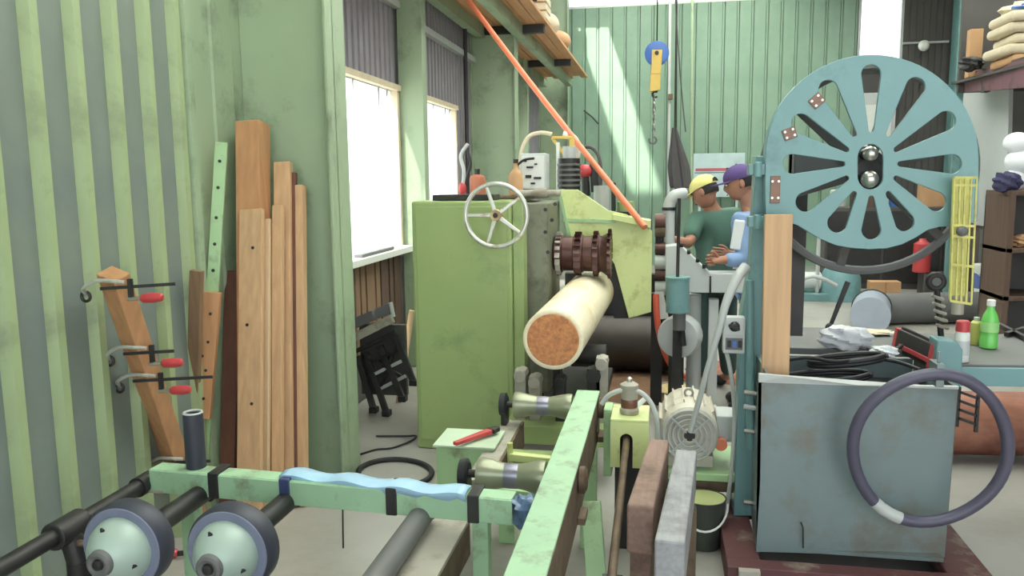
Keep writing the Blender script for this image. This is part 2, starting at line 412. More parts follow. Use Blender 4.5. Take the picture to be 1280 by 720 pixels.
d1 = S(MB().box((3.33, YB-.06, 0), (3.93, YB-.02, 3.0)), 'door_1', PANELG, None, .01)
MB().box((3.40, YB-.07, 1.2), (3.86, YB-.06, 2.8)).build('panel', WHITEM, d1, .01)
MB().cyl((3.86, YB-.06, 1.05), (3.86, YB-.13, 1.05), .03).build('door_handle', STEEL, d1)
S(MB().box((4.72, YB-.35, 0), (4.99, YB-.1, ZR)), 'column', TEALP, None, .01)
# right wall, roof with added unseen translucent sheets for top light, front lintel
S(MB().box((XR, YF, 0), (XR+.1, YB, ZR)), 'wall_right', DARK)
SLIT = (-1.78, -1.22, 12.5, 14.5)      # narrow gap between roof sheets that lets the sun stripe in
SK = (-1.2, 2.2, 1.0, 8.5); SK2 = (3.2, 5.0, 5.0, 12.5); SK3 = (-1.2, 2.2, 9.5, 14.5)  # unseen skylights added to brighten the room and back wall from above
b = MB(); xs = [-2.5, -1.78, -1.22, -1.2, 2.2, 3.2, 5.0, XR+.1]; ys = [YF, 1.0, 5.0, 8.5, 9.5, 12.5, 14.5, YB+.3]
def inside(x, y, r): return r[0] <= x <= r[1] and r[2] <= y <= r[3]
for i in range(len(xs)-1):
    for j in range(len(ys)-1):
        cx, cy = (xs[i]+xs[i+1])/2, (ys[j]+ys[j+1])/2
        if any(inside(cx, cy, r) for r in (SLIT, SK, SK2, SK3)): continue
        b.box((xs[i], ys[j], ZR), (xs[i+1], ys[j+1], ZR+.06))
rf = S(b, 'roof', ROOFM)
for r in (SK, SK2, SK3):
    nx = int((r[1]-r[0])/.85)
    for i in range(nx):
        x0 = r[0] + (r[1]-r[0])*i/nx; MB().box((x0, r[2], ZR+.02), (x0 + (r[1]-r[0])/nx, r[3], ZR+.025)).build('added_skylight_sheet', SKYL, rf)

# ---------------------------------------------------------------- loft along the left wall
lt = MB().box((-2.1, 6.2, 3.2), (-2.0, 14.3, 3.32)).build('loft', GREEN_C); struct(lt)
MB().box((-1.66, 4.6, 3.20), (-1.56, 14.3, 3.32)).build('loft_beam', GREEN_C, lt)
for i in range(7):
    x = -2.1 + i*.118
    MB().box((x, 4.6, 3.325), (x+.112, 14.2 - .3*(i % 2), 3.36)).build('loft_plank', LOFTW, lt, .004)
for y in (6.6, 9.18, 11.9):
    MB().box((-2.1, y, 3.23), (-1.32, y+.09, 3.32)).build('cross_beam', IRON, lt)
t = thing('wooden_crate', 'pale wooden crate at the edge of the loft', 'crate', (-1.46, 9.3, 3.36))
for k in range(4): MB().box((-1.64, 9.1, 3.37+k*.09), (-1.28, 9.5, 3.44+k*.09)).build('slat', SACK, t, .004)
MB().box((-1.62, 9.12, 3.36), (-1.30, 9.48, 3.7)).build('liner', CARD, t)
t = MB().ell((-1.46, 10.2, 3.50), (.19, .3, .15), 16, 8).build('filled_sack', SACK); tag(t, 'cream sack lying on the loft behind the pale crate', 'sack')
t = MB().ell((-1.42, 11.3, 3.48), (.17, .3, .13), 16, 8).build('filled_sack', CARD); tag(t, 'tan sack at the far end of the loft', 'sack')
t = MB().box((-1.65, 7.4, 3.37), (-1.25, 8.3, 3.62)).build('tool_box', DARK, None, .02); tag(t, 'dark box on the loft near its front', 'box')

# ---------------------------------------------------------------- boards leaning at the first column
def lean(name, pb_, pt_, wpx, th, m, label, yt=3.83, yb=None, zb=0, cat='board', group=None, holes=0, side=(1, 0, 0), xt=None):
    bt = P(*pb_, z=zb) if yb is None else P(*pb_, y=yb)
    tp = P(*pt_, y=yt) if xt is None else P(*pt_, x=xt); w = wpx*.5*(bt.y + tp.y)/1000*1.02
    if holes:
        t = thing(name, label, cat, bt, group)
        MB().beam(bt, tp, w, th, side).build('plank', m, t, .003)
        d = tp - bt
        for k in range(holes):
            c = bt + d*((k+.5)/holes) + Vector((w*(.12 if k % 2 else -.1), 0, 0))
            MB().cyl(c + Vector((0, -th/2-.004, 0)), c + Vector((0, -th/2+.004, 0)), .008, seg=10).build('bolt_hole', IRON, t)
        return t
    o = MB().beam(bt, tp, w, th, side).build(name, m, None, .003); return tag(o, label, cat, group)
G = 'boards leaning at the green column'
lean('timber', (320, 640), (316, 154), 34, .12, WOOD_O, 'tallest square timber leaning on the green column', 3.80, group=G)
lean('board', (312, 654), (315, 262), 34, .03, WOOD_P, 'wide pale board with knots in front of the tallest timber', 3.66, group=G, holes=4)
lean('board', (330, 646), (334, 274), 13, .03, WOOD_L, 'narrow pale short strip right of the wide knotty board', 3.70, group=G)
lean('board', (347, 642), (348, 257), 14, .035, WOOD_P, 'narrow board of middle height right of the pale strip', 3.72, group=G)
lean('board', (357, 636), (354, 203), 23, .04, WOOD_P, 'second tallest board leaning on the green column', 3.82, group=G)
lean('board', (377, 632), (374, 232), 15, .05, WOOD_P, 'rightmost long board leaning on the green column', 3.83, group=G)
lean('board', (368, 634), (366, 216), 10, .03, WOOD_D, 'thin dark edged board left of the rightmost long board', 3.83, group=G)
lean('board', (284, 640), (292, 338), 22, .03, WOOD_D, 'dark red board left of the wide knotty board', 3.70, group=G)
lean('board', (238, 640), (246, 338), 17, .03, BROWN_L, 'short brown board behind the drilled wood block at the wall', group=G, xt=-2.09)
pa, pt_ = P(249, 640, x=-1.98), P(277, 178, x=-2.085); pa = P(249, 646, z=0)
t = thing('perforated_strip', 'pale green strip with drilled holes and a drilled wood block at its middle', 'strip', pa)
MB().beam(pa, pt_, .056, .02, (1, .3, 0)).build('strip', LATHE_L, t, .002)
d = pt_ - pa; nrm_ = Vector((.25, -1, 0)).normalized()
for f in (.58, .66, .73, .80, .88, .95):
    c = pa + d*f + nrm_*.012; MB().cyl(c, c + nrm_*.004, .008, seg=10).build('bolt_hole', IRON, t)
b0, b1 = pa + d*.27 + nrm_*.035, pa + d*.605 + nrm_*.035
b0.x -= .02; b1.x -= .005
MB().beam(b0, b1, .108, .045, (1, .3, 0)).build('wood_block', WOOD_O, t, .003)
for k in range(9):
    c = b0.lerp(b1, (k+.5)/9) + nrm_*.022 + Vector((.022 if k % 2 else -.022, 0, 0))*(1 if k != 4 else .1); MB().cyl(c, c + nrm_*.005, .007, seg=10).build('bolt_hole', IRON, t)

# leaning clamped beam
bb = P(246, 652, z=0); bt = P(141, 342, x=-2.02)
cb = MB().beam(bb, bt, .105, .07, (1, -.45, 0)).build('beam', WOOD_O, None, .004); tag(cb, 'thick orange beam leaning on the corrugated wall with bar clamps', 'beam')
dv = bt - bb
for k, (cx, cy, lab, ln) in enumerate(((146, 358, 'topmost', 100), (166, 437, 'second from the top', 66), (182, 472, 'third from the top', 108), (215, 572, 'lowest', 64))):
    c = min((bb + dv*(i/200) for i in range(201)), key=lambda p: abs((lambda q: 360 - F*q.y/-q.z)(RM.transposed() @ (p - CAM)) - cy))   # where along the beam it sits
    s = c.y/1000
    t = thing('bar_clamp', 'bar clamp with %s on the leaning beam, %s of four' % ('red handle' if k < 3 else 'red handle near the floor', lab), 'clamp', c, 'bar clamps on the leaning beam')
    sx = Vector((1, .12, .06)).normalized()
    q = MB(); q.beam(c - sx*.02 + Vector((0, -.065, 0)), c + sx*(ln*s) + Vector((0, -.065, 0)), .006, .012, (0, 1, 0)); q.build('bar', IRON, t)
    q = MB(); q.tube([c + Vector((-.085, -.05, -.03)), c + Vector((-.075, -.09, 0)), c + Vector((-.02, -.09, .03)), c + Vector((.04, -.085, .03)), c + Vector((.085, -.07, .025))], .0075, 8, smooth_n=4); q.build('jaw', CHROME, t)
    MB().torus(c + Vector((-.085, -.065, -.032)), (0, 1, 0), .018, .006, 14, 6).build('jaw_pad', IRON, t)
    h0 = c + sx*(.14 if k < 3 else .02) + Vector((0, -.075, -.045)); 
    if k == 3: h0 = P(214, 692, y=2.45); 
    q = MB(); q.beam(c + sx*.10 + Vector((0, -.07, .03)), c + sx*.10 + Vector((0, -.07, -.05)), .016, .014); q.build('sliding_head', IRON, t)
    if k < 3:
        MB().cyl(h0 - sx*.05, h0, .007).build('screw', STEEL, t)
        MB().lathe([(0, .010), (.01, .018), (.05, .019), (.08, .015), (.085, .008)], h0, sx, 14).build('handle', REDP, t)
t = thing('bar_clamp', 'red handled clamp lying low between the two rubber tyred wheels', 'clamp', P(222, 690, z=.022))
h = P(222, 692, z=.022)
MB().lathe([(0, .012), (.01, .020), (.05, .021), (.085, .016), (.09, .008)], h, (-1, 0, 0), 14).build('handle', REDP, t)
MB().beam(h, h + Vector((.25, .1, 0)), .01, .02, (0, 1, 0)).build('bar', IRON, t)

# ---------------------------------------------------------------- infeed frame with crossbar, pipes and wheels
ZB = .60
L = P(188, 601, z=ZB); R = P(640, 641, z=ZB)
t = thing('crossbar', 'mint green steel crossbar lying across in front of the conveyor', 'crossbar', (L.x, L.y, .56))
sd = (R - L).normalized(); n = Vector((-sd.y, sd.x, 0))
q = MB(); q.beam(L, R, .008, .078, (0, 1, 0)); q.build('web', MINT, t, .002)
q = MB(); q.beam(L + Vector((0, .035, .038)), R + Vector((0, .035, .038)), .07, .007, (0, 1, 0)); q.build('flange', MINT, t, .002)
for px in (268, 357, 490, 592):
    c = P(px, 606 + (px-268)*.09, y=L.y + (R.y-L.y)*(px-188)/452)
    q = MB(); q.box((c.x-.018, c.y-.012, c.z-.045), (c.x+.018, c.y+.08, c.z+.045)); q.build('strap', IRON if px != 357 else mat('navy_tape', (60, 72, 120), .5), t, .004)
for px in (258, 282, 286, 300):
    c = P(px, 603, y=L.y-.004); MB().cyl(c, c + Vector((0, -.003, 0)), .006, seg=10).build('bolt_hole', IRON, t)
c = P(428, 612, y=2.33); MB().cyl(c, P(429, 685, y=2.33), .0028, seg=6).build('hanging_wire', IRON, t)
q = MB(); q.box((L.x-.02, L.y-.01, L.z-.04), (L.x+.05, L.y+.06, L.z-.03)); q.build('end_bracket', DUSTY, t, .003)
q = MB(); q.box((L.x+.1, L.y+.005, 0), (L.x+.15, L.y+.06, .56)); q.build('leg', MINT, t, .003)
q = MB(); q.box((-.56, R.y+.01, 0), (-.51, R.y+.06, .57)); q.build('leg', MINT, t, .003)
# blue sheet strip along the bar
q = MB(); N = 24; a = P(350, 601, y=L.y-.006); bq = P(582, 626, y=R.y-.006); vs = []
for i in range(N+1):
    p = a.lerp(bq, i/N); wv = .007*math.sin(i*1.7) + .004*math.sin(i*3.1)
    up = .050 + .006*math.sin(i*.9)
    zt = L.z + (R.z-L.z)*((p.x-L.x)/(R.x-L.x)) 
    vs += [Vector((p.x, p.y-.004, zt + .030 + wv*.8)), Vector((p.x, p.y-.006, zt + up)), Vector((p.x, p.y+.04, zt + up + .004 + wv*.3)), Vector((p.x, p.y+.085, zt + up - .006))]
q.add(vs, [(i*4+j, i*4+j+1, i*4+j+5, i*4+j+4) for i in range(N) for j in range(3)], True)
o = q.build('plastic_strip', BLUET); tag(o, 'light blue plastic strip draped along the mint crossbar', 'plastic sheet')
sm = o.modifiers.new('thick', 'SOLIDIFY'); sm.thickness = .003
# bunched blue plastic at the right end
q = MB(); c = P(655, 640, y=2.38)
q.ell(c, (.05, .06, .05), 18, 12, fn=lambda d: d*(1 + .25*math.sin(7*d.x+3*d.z)*math.cos(6*d.y)))
q.ell(c + Vector((-.06, 0, .02)), (.06, .04, .02), 14, 8, fn=lambda d: d*(1 + .2*math.sin(9*d.x)))
o = q.build('plastic_bundle', mat('blue_black_film', (90, 120, 160), .3, 0, .45, 18)); tag(o, 'bunched blue and black plastic film where the crossbar meets the rail', 'plastic bundle')
# hollow post standing on the bar
c = P(246, 592, y=L.y+.04); 
q = MB(); q.lathe([(0, .030), (.002, .033), (.19, .033), (.192, .031), (.186, .025), (.02, .024)], (c.x, c.y, ZB+.042), (0, 0, 1), 24)
t = thing('roller_post', 'short dark hollow tube standing upright on the crossbar', 'tube', (c.x, c.y, ZB+.04)); q.build('tube', TYRE, t)
MB().torus((c.x, c.y, ZB+.233), (0, 0, 1), .029, .0045, 24, 6).build('rim', GREYP, t)
# pipes along the frame
xa = L.x - .03
t = thing('guide_pipe', 'long black steel pipe running along the corrugated wall', 'pipe', (xa, 1.6, .57))
MB().cyl((xa, 1.0, .585), (xa, L.y+.02, .585), .026).build('pipe', IRON, t)
c = Vector((xa, 1.98, .585))
MB().cyl(c - Vector((0, .06, 0)), c + Vector((0, .06, 0)), .042).build('clamp_sleeve', IRON, t, .006)
q = MB(); q.cyl(c + Vector((0, 0, .02)), c + Vector((.03, 0, -.10)), .032, seg=18); q.build('tee', IRON, t)
MB().cyl((c.x+.03, c.y, .0), (c.x+.03, c.y, .49), .034).build('stand', IRON, t)
for dz in (-.02, .02): MB().cyl(c + Vector((.05, dz, -.03)), c + Vector((.075, dz, -.03)), .010, seg=6).build('bolt', RUST, t)
MB().cyl((xa, L.y-.03, .585), (xa, L.y+.05, .585), .034, seg=18).build('end_collar', IRON, t)
o = MB().box((xa-.02, 1.2, .40), (xa+.22, 2.05, .44)).build('grey_plate', DUSTY, None, .004); tag(o, 'grey steel plate under the pipe at the corrugated wall', 'plate')
for yy in (1.25, 1.95): MB().box((xa, yy, 0), (xa+.05, yy+.05, .40)).build('leg', DUSTY, o)
p = P(528, 641, z=.56)
t = thing('guide_pipe', 'thick grey pipe running to the camera from the crossbar middle', 'pipe', (p.x, 1.6, .5))
MB().cyl((p.x, .9, .555), (p.x, p.y+.05, .555), .036, seg=24).build('pipe', GREYD, t)
MB().cyl((p.x, p.y+.045, .555), (p.x, p.y+.07, .555), .041, seg=24).build('end_cap', IRON, t)
MB().box((p.x-.03, 1.5, 0), (p.x+.03, 1.56, .52)).build('stand', DUSTY, t)

def wheel(px, py, yf, label):
    c = P(px, py, y=yf); t = thing('rubber_wheel', label, 'wheel', (c.x, yf, 0), 'rubber tyred feed wheels')
    ax = Vector((0, 1, 0)); R0 = .130
    MB().lathe([(.012, .100), (0, .108), (0, .122), (.012, R0), (.058, R0), (.070, .122), (.070, .10)], c, ax, 48).build('tyre', TYRE, t)
    MB().lathe([(-.003, .099), (-.004, .104), (-.004, .120), (-.001, .122)], c, ax, 48).build('tyre_wall', TYRE_G, t)
    MB().lathe([(.02, .101), (.012, .100), (.012, .094), (.03, .092)], c, ax, 48).build('rim', BLACK, t)
    MB().lathe([(.02, .097), (-.004, .096), (-.028, .090), (-.056, .072), (-.078, .050), (-.086, .040)], c, ax, 48).build('hub_dome', HUBM, t)
    MB().lathe([(-.080, .040), (-.100, .036), (-.104, .028), (-.098, .020), (-.098, .004)], c, ax, 28).build('hub_cap', GREYD, t)
    MB().lathe([(-.098, .017), (-.106, .014), (-.108, .006)], c, ax, 16).build('axle_nut', IRON, t)
    for k in range(3):
        a = .9 + k*2*PI/3 + .9; d = Vector((math.cos(a), 0, math.sin(a)))
        MB().cyl(c + d*.077 + ax*-.053, c + d*.077 + ax*-.046, .009, seg=3).build('vent_slot', BLACK, t)
    MB().cyl(c + ax*.05, (c.x, L.y+.08, c.z), .034, seg=20).build('axle', IRON, t)
    MB().box((c.x-.03, L.y+.01, c.z-.03), (c.x+.03, L.y+.06, .565)).build('bracket', IRON, t, .003)
wheel(152, 686, 1.93, 'rubber tyred wheel nearest the corrugated wall with silver green hub')
wheel(284, 691, 1.95, 'rubber tyred wheel with silver green hub below the hollow tube')

# ---------------------------------------------------------------- roller conveyor
ZC = .65
t = thing('roller_conveyor', 'green roller conveyor with two concave rollers leading up to the log', 'conveyor', (-.48, 2.4, 0))
MB().box((-.365, 1.2, ZC-.012), (-.262, 3.53, ZC)).build('rail_top', MINT, t, .003)
MB().box((-.365, 1.2, ZC-.20), (-.345, 3.53, ZC-.012)).build('rail_side', LATHE_L, t, .002)
MB().box((-.276, 1.2, ZC-.20), (-.262, 3.53, ZC-.0125)).build('rail_side', RUST, t, .002)
MB().box((-.75, 1.2, .485), (-.605, 2.46, .50)).build('lower_rail_top', DUSTY, t, .002)
MB().box((-.625, 1.2, .36), (-.612, 2.46, .485)).build('lower_rail_side', RUST, t)
MB().box((-.75, 1.2, .36), (-.738, 2.46, .485)).build('lower_rail_side', LATHE_L, t)
# rear left frame
MB().box((-.70, 2.75, .40), (-.615, 3.5, .505)).build('rear_rail', DUSTY, t, .003)
MB().box((-.62, 2.72, .38), (-.605, 3.5, .50)).build('rear_rail_side', RUST, t)
q = MB(); q.box((-.90, 3.06, .28), (-.66, 3.26, .515)); q.build('drive_box', LATHE_L, t, .006)
MB().box((-.91, 3.05, .515), (-.65, 3.28, .525)).build('drive_box_lid', mat('pale_mint_paint', (186, 208, 176), .5, 0, .1, 8), t, .003)
for xx, yy, top, m in ((-.36, 1.6, .45, MINT), (-.33, 3.3, .45, LATHE_L), (-.70, 1.7, .36, MINT), (-.69, 3.3, .4, LATHE_L), (-.86, 3.1, .28, LATHE_L)):
    MB().box((xx, yy, 0), (xx+.07, yy+.07, top)).build('leg', m, t, .003)
MB().beam((-.235, 2.75, .45), (-.18, 2.55, 0), .07, .04).build('leg', LATHE_L, t, .003)
MB().beam((-.36, 2.75, .47), (-.60, 2.78, .47), .07, .02, (0, 1, 0)).build('cross_member', LATHE_L, t, .003)
MB().box((-.61, 3.12, .36), (-.36, 3.18, .48)).build('cross_member', LATHE, t, .003)
MB().beam((-.58, 3.02, .505), (-.36, 3.0, .50), .035, .03, (0, 1, 0)).build('tie_bar', YELG, t, .003)
MB().cyl((-.58, 3.02, .46), (-.58, 3.02, .56), .012).build('tie_bolt', YELG, t)
def roller(y, zc, xl, xr):
    c = Vector((xl, y, zc)); w = xr - xl
    prof = [(0, .035), (.002, .056), (.02, .058), (.05*w/.24, .052)]
    for k in range(9):
        f = k/8; prof.append((w*(.22 + .56*f), .041 + .010*(2*f-1)**2))
    prof += [(w*.8, .052), (w-.02, .058), (w-.002, .056), (w, .035)]
    r = MB().lathe(prof, c, (1, 0, 0), 32).build('roller', mat('roller_olive_steel', (150, 154, 124), .3, .35, .12, 9), t)
    MB().lathe([(w*.40, .0425), (w*.44, .0432), (w*.56, .0432), (w*.60, .0425)], c, (1, 0, 0), 32).build('worn_sheen_band', mat('worn_sheen_steel', (150, 148, 164), .3, .6, .1, 9), r)  # worn middle; its purple-grey tint paints in the centre sheen
    MB().cyl((xl-.06, y, zc), (xr+.135, y, zc), .014).build('axle', IRON, r)
    MB().lathe([(0, .030), (.003, .050), (.028, .052), (.034, .040)], (xl-.065, y, zc), (1, 0, 0), 24).build('bearing', BLACK, r)
    q = MB(); q.box((xl-.055, y-.035, zc-.09), (xl-.03, y+.035, zc)); q.build('bearing_foot', IRON, r, .003)
    MB().lathe([(0, .028), (.004, .045), (.022, .046), (.03, .03)], (-.262, y, zc), (1, 0, 0), 24).build('flange_bearing', RUST, r)
    MB().box((-.261, y-.05, zc-.14), (-.235, y+.05, zc-.115)).build('bearing_bracket', RUST, r, .003)
roller(2.58, .595, -.610, -.372)
roller(3.44, .595, -.640, -.375)
t = thing('pipe_wrench', 'red handled pipe wrench lying on the pale green drive box', 'wrench', (-.80, 3.1, .527))
a = P(568, 545, y=3.02); a.z = .545; bq = P(612, 520, y=3.2); bq.z = .545
MB().beam(a, bq, .022, .016, (1, 1, 0), .034, .02).build('handle', REDP, t, .004)
MB().beam(bq, bq + (bq-a).normalized()*.05, .05, .02, (1, 1, 0), .03).build('jaw', IRON, t, .004)

# ---------------------------------------------------------------- log
ca = Vector((-.511, 3.8, .822)); cb2 = Vector((-.43, 5.75, .865)); ax = (cb2-ca)
t = thing('log', 'thick peeled pale log with an orange sawn end facing the camera', 'log', (-.51, 3.8, .67))
lg = ax.length
MB().lathe([(.002, .128), (0, .132), (0, .142), (.006, .150), (.3, .150), (lg*.5, .149), (lg-.01, .146), (lg, .13)], ca, ax, 56).build('bole', LOGM, t)
MB().lathe([(-.002, .004), (-.003, .126), (.004, .130)], ca, ax, 56).build('sawn_end', LOGE, t)

# ---------------------------------------------------------------- log rounding machine
t = thing('log_lathe', 'big olive green log rounding machine with cutter and guard plates', 'machine', (-1.1, 4.9, 0))
MB().box((-1.425, 4.47, .0), (-.835, 5.28, 1.48)).build('cabinet', LATHE, t, .012)
MB().box((-1.40, 4.462, .06), (-.86, 4.474, 1.45)).build('door_panel', LATHE, t, .004)
MB().box((-.833, 4.50, .42), (-.770, 4.62, 1.483)).build('side_plate', LATHE, t, .004)
MB().box((-.833, 4.72, .30), (-.66, 5.28, 1.46)).build('gearbox', mat('grey_green_cast_iron', (128, 130, 108), .5, .1, .12, 8, dirt=(80, 76, 64), dirt_amt=.5, dirt_scale=8), t, .01)
for k, (px, py) in enumerate(((682, 262), (690, 275), (682, 290), (694, 255), (685, 315))):
    c = P(px, py, y=4.72); MB().cyl(c + Vector((0, -.012, 0)), c, .012, seg=6).build('bolt', IRON, t)
MB().box((-1.32, 4.55, 1.482), (-.95, 4.72, 1.515)).build('top_rail', IRON, t, .004)
MB().box((-1.28, 4.85, 1.482), (-.75, 5.2, 1.50)).build('top_tray', RUST, t, .004)
q = MB(); q.cyl((-.86, 4.85, 1.515), (-.60, 4.85, 1.515), .020); q.cyl((-.76, 4.85, 1.515), (-.68, 4.85, 1.515), .030); q.build('top_shaft', DUSTY, t)
# handwheel
hc = Vector((-.894, 4.33, 1.405)); hr = .185
hw = MB().torus(hc, (0, 1, 0), hr-.012, .0125, 48, 10).build('hand_wheel', CHROME, t)
for k in range(5):
    a = PI + k*2*PI/5; d = Vector((math.cos(a), 0, math.sin(a)))
    MB().beam(hc + d*.028, hc + d*(hr-.018), .024, .014, (-d.z, 0, d.x), .017, .012).build('spoke', CHROME, hw, .004)
MB().lathe([(-.018, .012), (-.02, .030), (.02, .034), (.03, .02)], hc, (0, 1, 0), 24).build('wheel_hub', mat('brass_hub', (190, 160, 112), .4, .4), hw)
MB().lathe([(-.026, .012), (-.024, .014), (0, .014)], hc, (0, 1, 0), 12).build('hub_bore', IRON, hw)
MB().cyl(hc, (hc.x, 4.48, hc.z), .014).build('wheel_shaft', STEEL, hw)
# cutter head: stepped drum with saw teeth on an axis across the feed
def cz(z, y=5.0): return z
cc = P(733, 317, y=4.98)
prof = [(-.30, .03), (-.30, .075), (-.20, .08), (-.20, .10), (-.19, .118), (-.15, .118), (-.14, .108), (-.08, .108), (-.075, .118), (-.02, .118), (-.015, .110), (.04, .112), (.045, .122), (.08, .124), (.085, .112), (.10, .112), (.13, .128), (.15, .138), (.155, .04)]
ct = MB().lathe(prof, cc, (1, 0, 0), 36).build('cutter_drum', CUT, t)
for j, (tx, rr, nT, w) in enumerate(((-.17, .112, 18, .03), (-.05, .112, 18, .04), (.06, .116, 18, .03), (.145, .128, 20, .02))):
    q = MB()
    for k in range(nT):
        a = 2*PI*k/nT + j*.15; u = Vector((0, math.cos(a), math.sin(a))); v = Vector((0, -math.sin(a), math.cos(a)))
        o = cc + Vector((tx, 0, 0)) + u*rr; e = Vector((w, 0, 0))
        q.prism([o - v*.022 - e*.5, o + v*.006 - e*.5, o + u*.026 + v*.014 - e*.5], e)
    q.build('saw_teeth', DUSTY if j == 0 else CUT, ct)
MB().cyl(cc + Vector((-.33, 0, 0)), cc + Vector((-.16, 0, 0)), .055, seg=24).build('spindle', IRON, t)
# guard plates
YP = 5.22
gp = MB().prism(outline([(698, 237), (722, 237), (760, 263), (783, 268), (815, 289), (814, 390), (786, 398), (768, 330), (752, 305), (716, 305)], YP), (0, .025, 0)).build('guard_plate', YELG, t, .003)
MB().prism(outline([(697, 237), (700, 237), (716, 306), (712, 306)], YP-.02), (0, .22, 0)).build('guard_edge', LATHE_L, gp)
MB().prism(outline([(704, 273), (770, 275), (770, 279), (704, 277)], YP-.008), (0, .01, 0)).build('guard_seam', LATHE_L, gp)
q = MB(); q.prism(outline([(766, 268), (813, 276), (813, 285), (766, 275)], YP-.05), (0, .20, 0)); q.build('guard_lip', YELG, gp, .002)
MB().prism(outline([(765, 285), (790, 398), (768, 398), (745, 330)], YP+.06), (0, .05, 0)).build('guard_liner', IRON, gp)
# machine underside
MB().box((-.835, 4.9, 0), (-.72, 5.5, .95)).build('frame_side', IRON, t)
MB().box((-.80, 6.75, 0), (.12, 6.85, .80)).build('frame_back', IRON, t)
MB().cyl((-.7, 6.45, .27), (.12, 6.45, .27), .22, seg=32).build('drive_drum', mat('brown_black_drum', (64, 56, 50), .45, .3, .15, 6), t)
MB().lathe([(0, .22), (.01, .224), (.05, .224), (.06, .18)], (.10, 6.45, .27), (1, 0, 0), 32).build('drum_rim', IRON, t)
q = MB(); q.box((-.62, 4.3, .30), (-.30, 5.2, .36)); q.box((-.60, 4.45, .36), (-.56, 4.6, .66)); q.box((-.36, 4.45, .36), (-.32, 4.6, .62)); q.build('feed_table', IRON, t, .005)
MB().cyl((-.62, 4.5, .60), (-.30, 4.5, .60), .06, seg=20).build('feed_roller', IRON, t)
for px, py, r in ((650, 470, .03), (668, 478, .03), (742, 470, .035), (752, 455, .03), (700, 478, .025)):
    c = P(px, py, y=4.1); q = MB(); q.box((c.x-r, 4.1, .3), (c.x+r, 4.18, c.z+r)); q.cyl((c.x, 4.08, c.z), (c.x, 4.2, c.z), r*1.1, seg=14); q.build('support_bracket', DUSTY if r == .03 else IRON, t, .003)
MB().box((-.80, 4.0, .22), (-.22, 4.25, .32)).build('front_crossbeam', LATHE, t, .006)
# things on top of the machine
c = P(668, 232, y=5.3)
t = thing('control_box', 'pale grey control box with dark switches on top of the machine', 'control box', (c.x, 5.3, c.z-.02))
wbx = .085; z0 = c.z-.03
MB().box((c.x-wbx, 5.25, z0), (c.x+wbx, 5.42, z0+.24)).build('housing', PANELG, t, .006)
MB().box((c.x-wbx+.01, 5.243, z0+.01), (c.x+wbx-.01, 5.25, z0+.225)).build('face_plate', WHITEM, t, .002)
for dx, dz, w, h in ((-.02, .15, .045, .012), (.02, .17, .02, .01), (-.03, .09, .04, .02), (.03, .08, .05, .014), (0, .045, .03, .012), (-.05, .19, .02, .01)):
    MB().box((c.x+dx-w/2, 5.235, z0+dz-h/2), (c.x+dx+w/2, 5.244, z0+dz+h/2)).build('switch', BLACK, t, .002)
q = MB(); bx, by, bz = c.x+.11, 5.5, z0-.01
t = thing('motor_unit', 'dark cylindrical motor unit right of the pale control box', 'motor', (bx+.1, by, bz))
MB().cyl((bx+.10, by, bz), (bx+.10, by, bz+.22), .075, seg=24).build('body', IRON, t)
for k in range(5): MB().cyl((bx+.10, by, bz+.03+k*.035), (bx+.10, by, bz+.045+k*.035), .082, seg=24).build('fin', GREYD, t)
MB().cyl((bx+.10, by, bz+.22), (bx+.10, by, bz+.30), .045, seg=20).build('cap', GREYP, t)
MB().cyl((bx+.02, by+.02, bz), (bx+.02, by+.02, bz+.33), .012, seg=10).build('conduit', WHITEM, t)
t = thing('yellow_frame', 'yellow triangular bracket frame above the machine behind the hose', 'frame', P(708, 232, y=5.62))
a, bq, d = P(715, 172, y=5.62), P(716, 238, y=5.62), P(690, 172, y=5.62)
MB().beam(a, bq, .035, .02).build('upright', YELLOW, t, .003); MB().beam(d, a, .03, .02, (0, 1, 0)).build('top_bar', YELLOW, t, .003); MB().beam(d, P(714, 205, y=5.62), .02, .02, (0, 1, 0)).build('brace', YELLOW, t, .003)
def hose(name, px, y, r, m, label, cat='hose', n=8, close=False):
    pts = [P(a[0], a[1], y=(a[2] if len(a) > 2 else y)) for a in px]
    o = MB().tube(pts, r, 10, close, n).build(name, m); return tag(o, label, cat)
hose('air_hose', [(654, 225), (651, 195), (660, 172), (676, 166), (690, 168)], 5.45, .014, SACK, 'cream hose arching over the pale control box')
hose('air_hose', [(704, 168), (716, 172), (722, 185), (718, 205), (708, 220)], 5.75, .026, WHITEM, 'thick white hose curving right of the yellow frame')
hose('air_hose', [(724, 186), (738, 184), (748, 195), (751, 215), (750, 245)], 6.0, .014, DARK, 'dark hose curving above the guard plate')
hose('air_hose', [(645, 208), (655, 200), (668, 198)], 5.2, .008, IRON, 'short black lead bending into the control box')
t = thing('oil_can', 'brown cylindrical oil can left of the pale control box', 'can', P(645, 238, y=5.0))
c = P(645, 240, y=5.0); c.z = 1.5
MB().lathe([(0, .04), (.005, .045), (.13, .045), (.15, .03), (.17, .014), (.20, .012)], c, (0, 0, 1), 20).build('body', CARD, t)
MB().cyl(c + Vector((0, 0, .2)), c + Vector((0, 0, .225)), .016, seg=12).build('cap', IRON, t)
c = P(597, 236, y=5.9); c.z = 1.5
t = thing('oil_drum', 'small orange brown tin standing behind the green cabinet', 'tin', (c.x, c.y, 0))
MB().lathe([(0, .055), (.01, .06), (.25, .06), (.27, .05), (.28, .02)], (c.x, c.y, 1.36), (0, 0, 1), 20).build('body', mat('orange_tin', (186, 104, 66), .4), t)
MB().cyl((c.x, c.y, 1.64), (c.x, c.y, 1.68), .02, seg=10).build('spout', IRON, t)
MB().box((c.x-.2, c.y-.08, 1.32), (c.x+.12, c.y+.1, 1.36)).build('shelf', RUST, t)
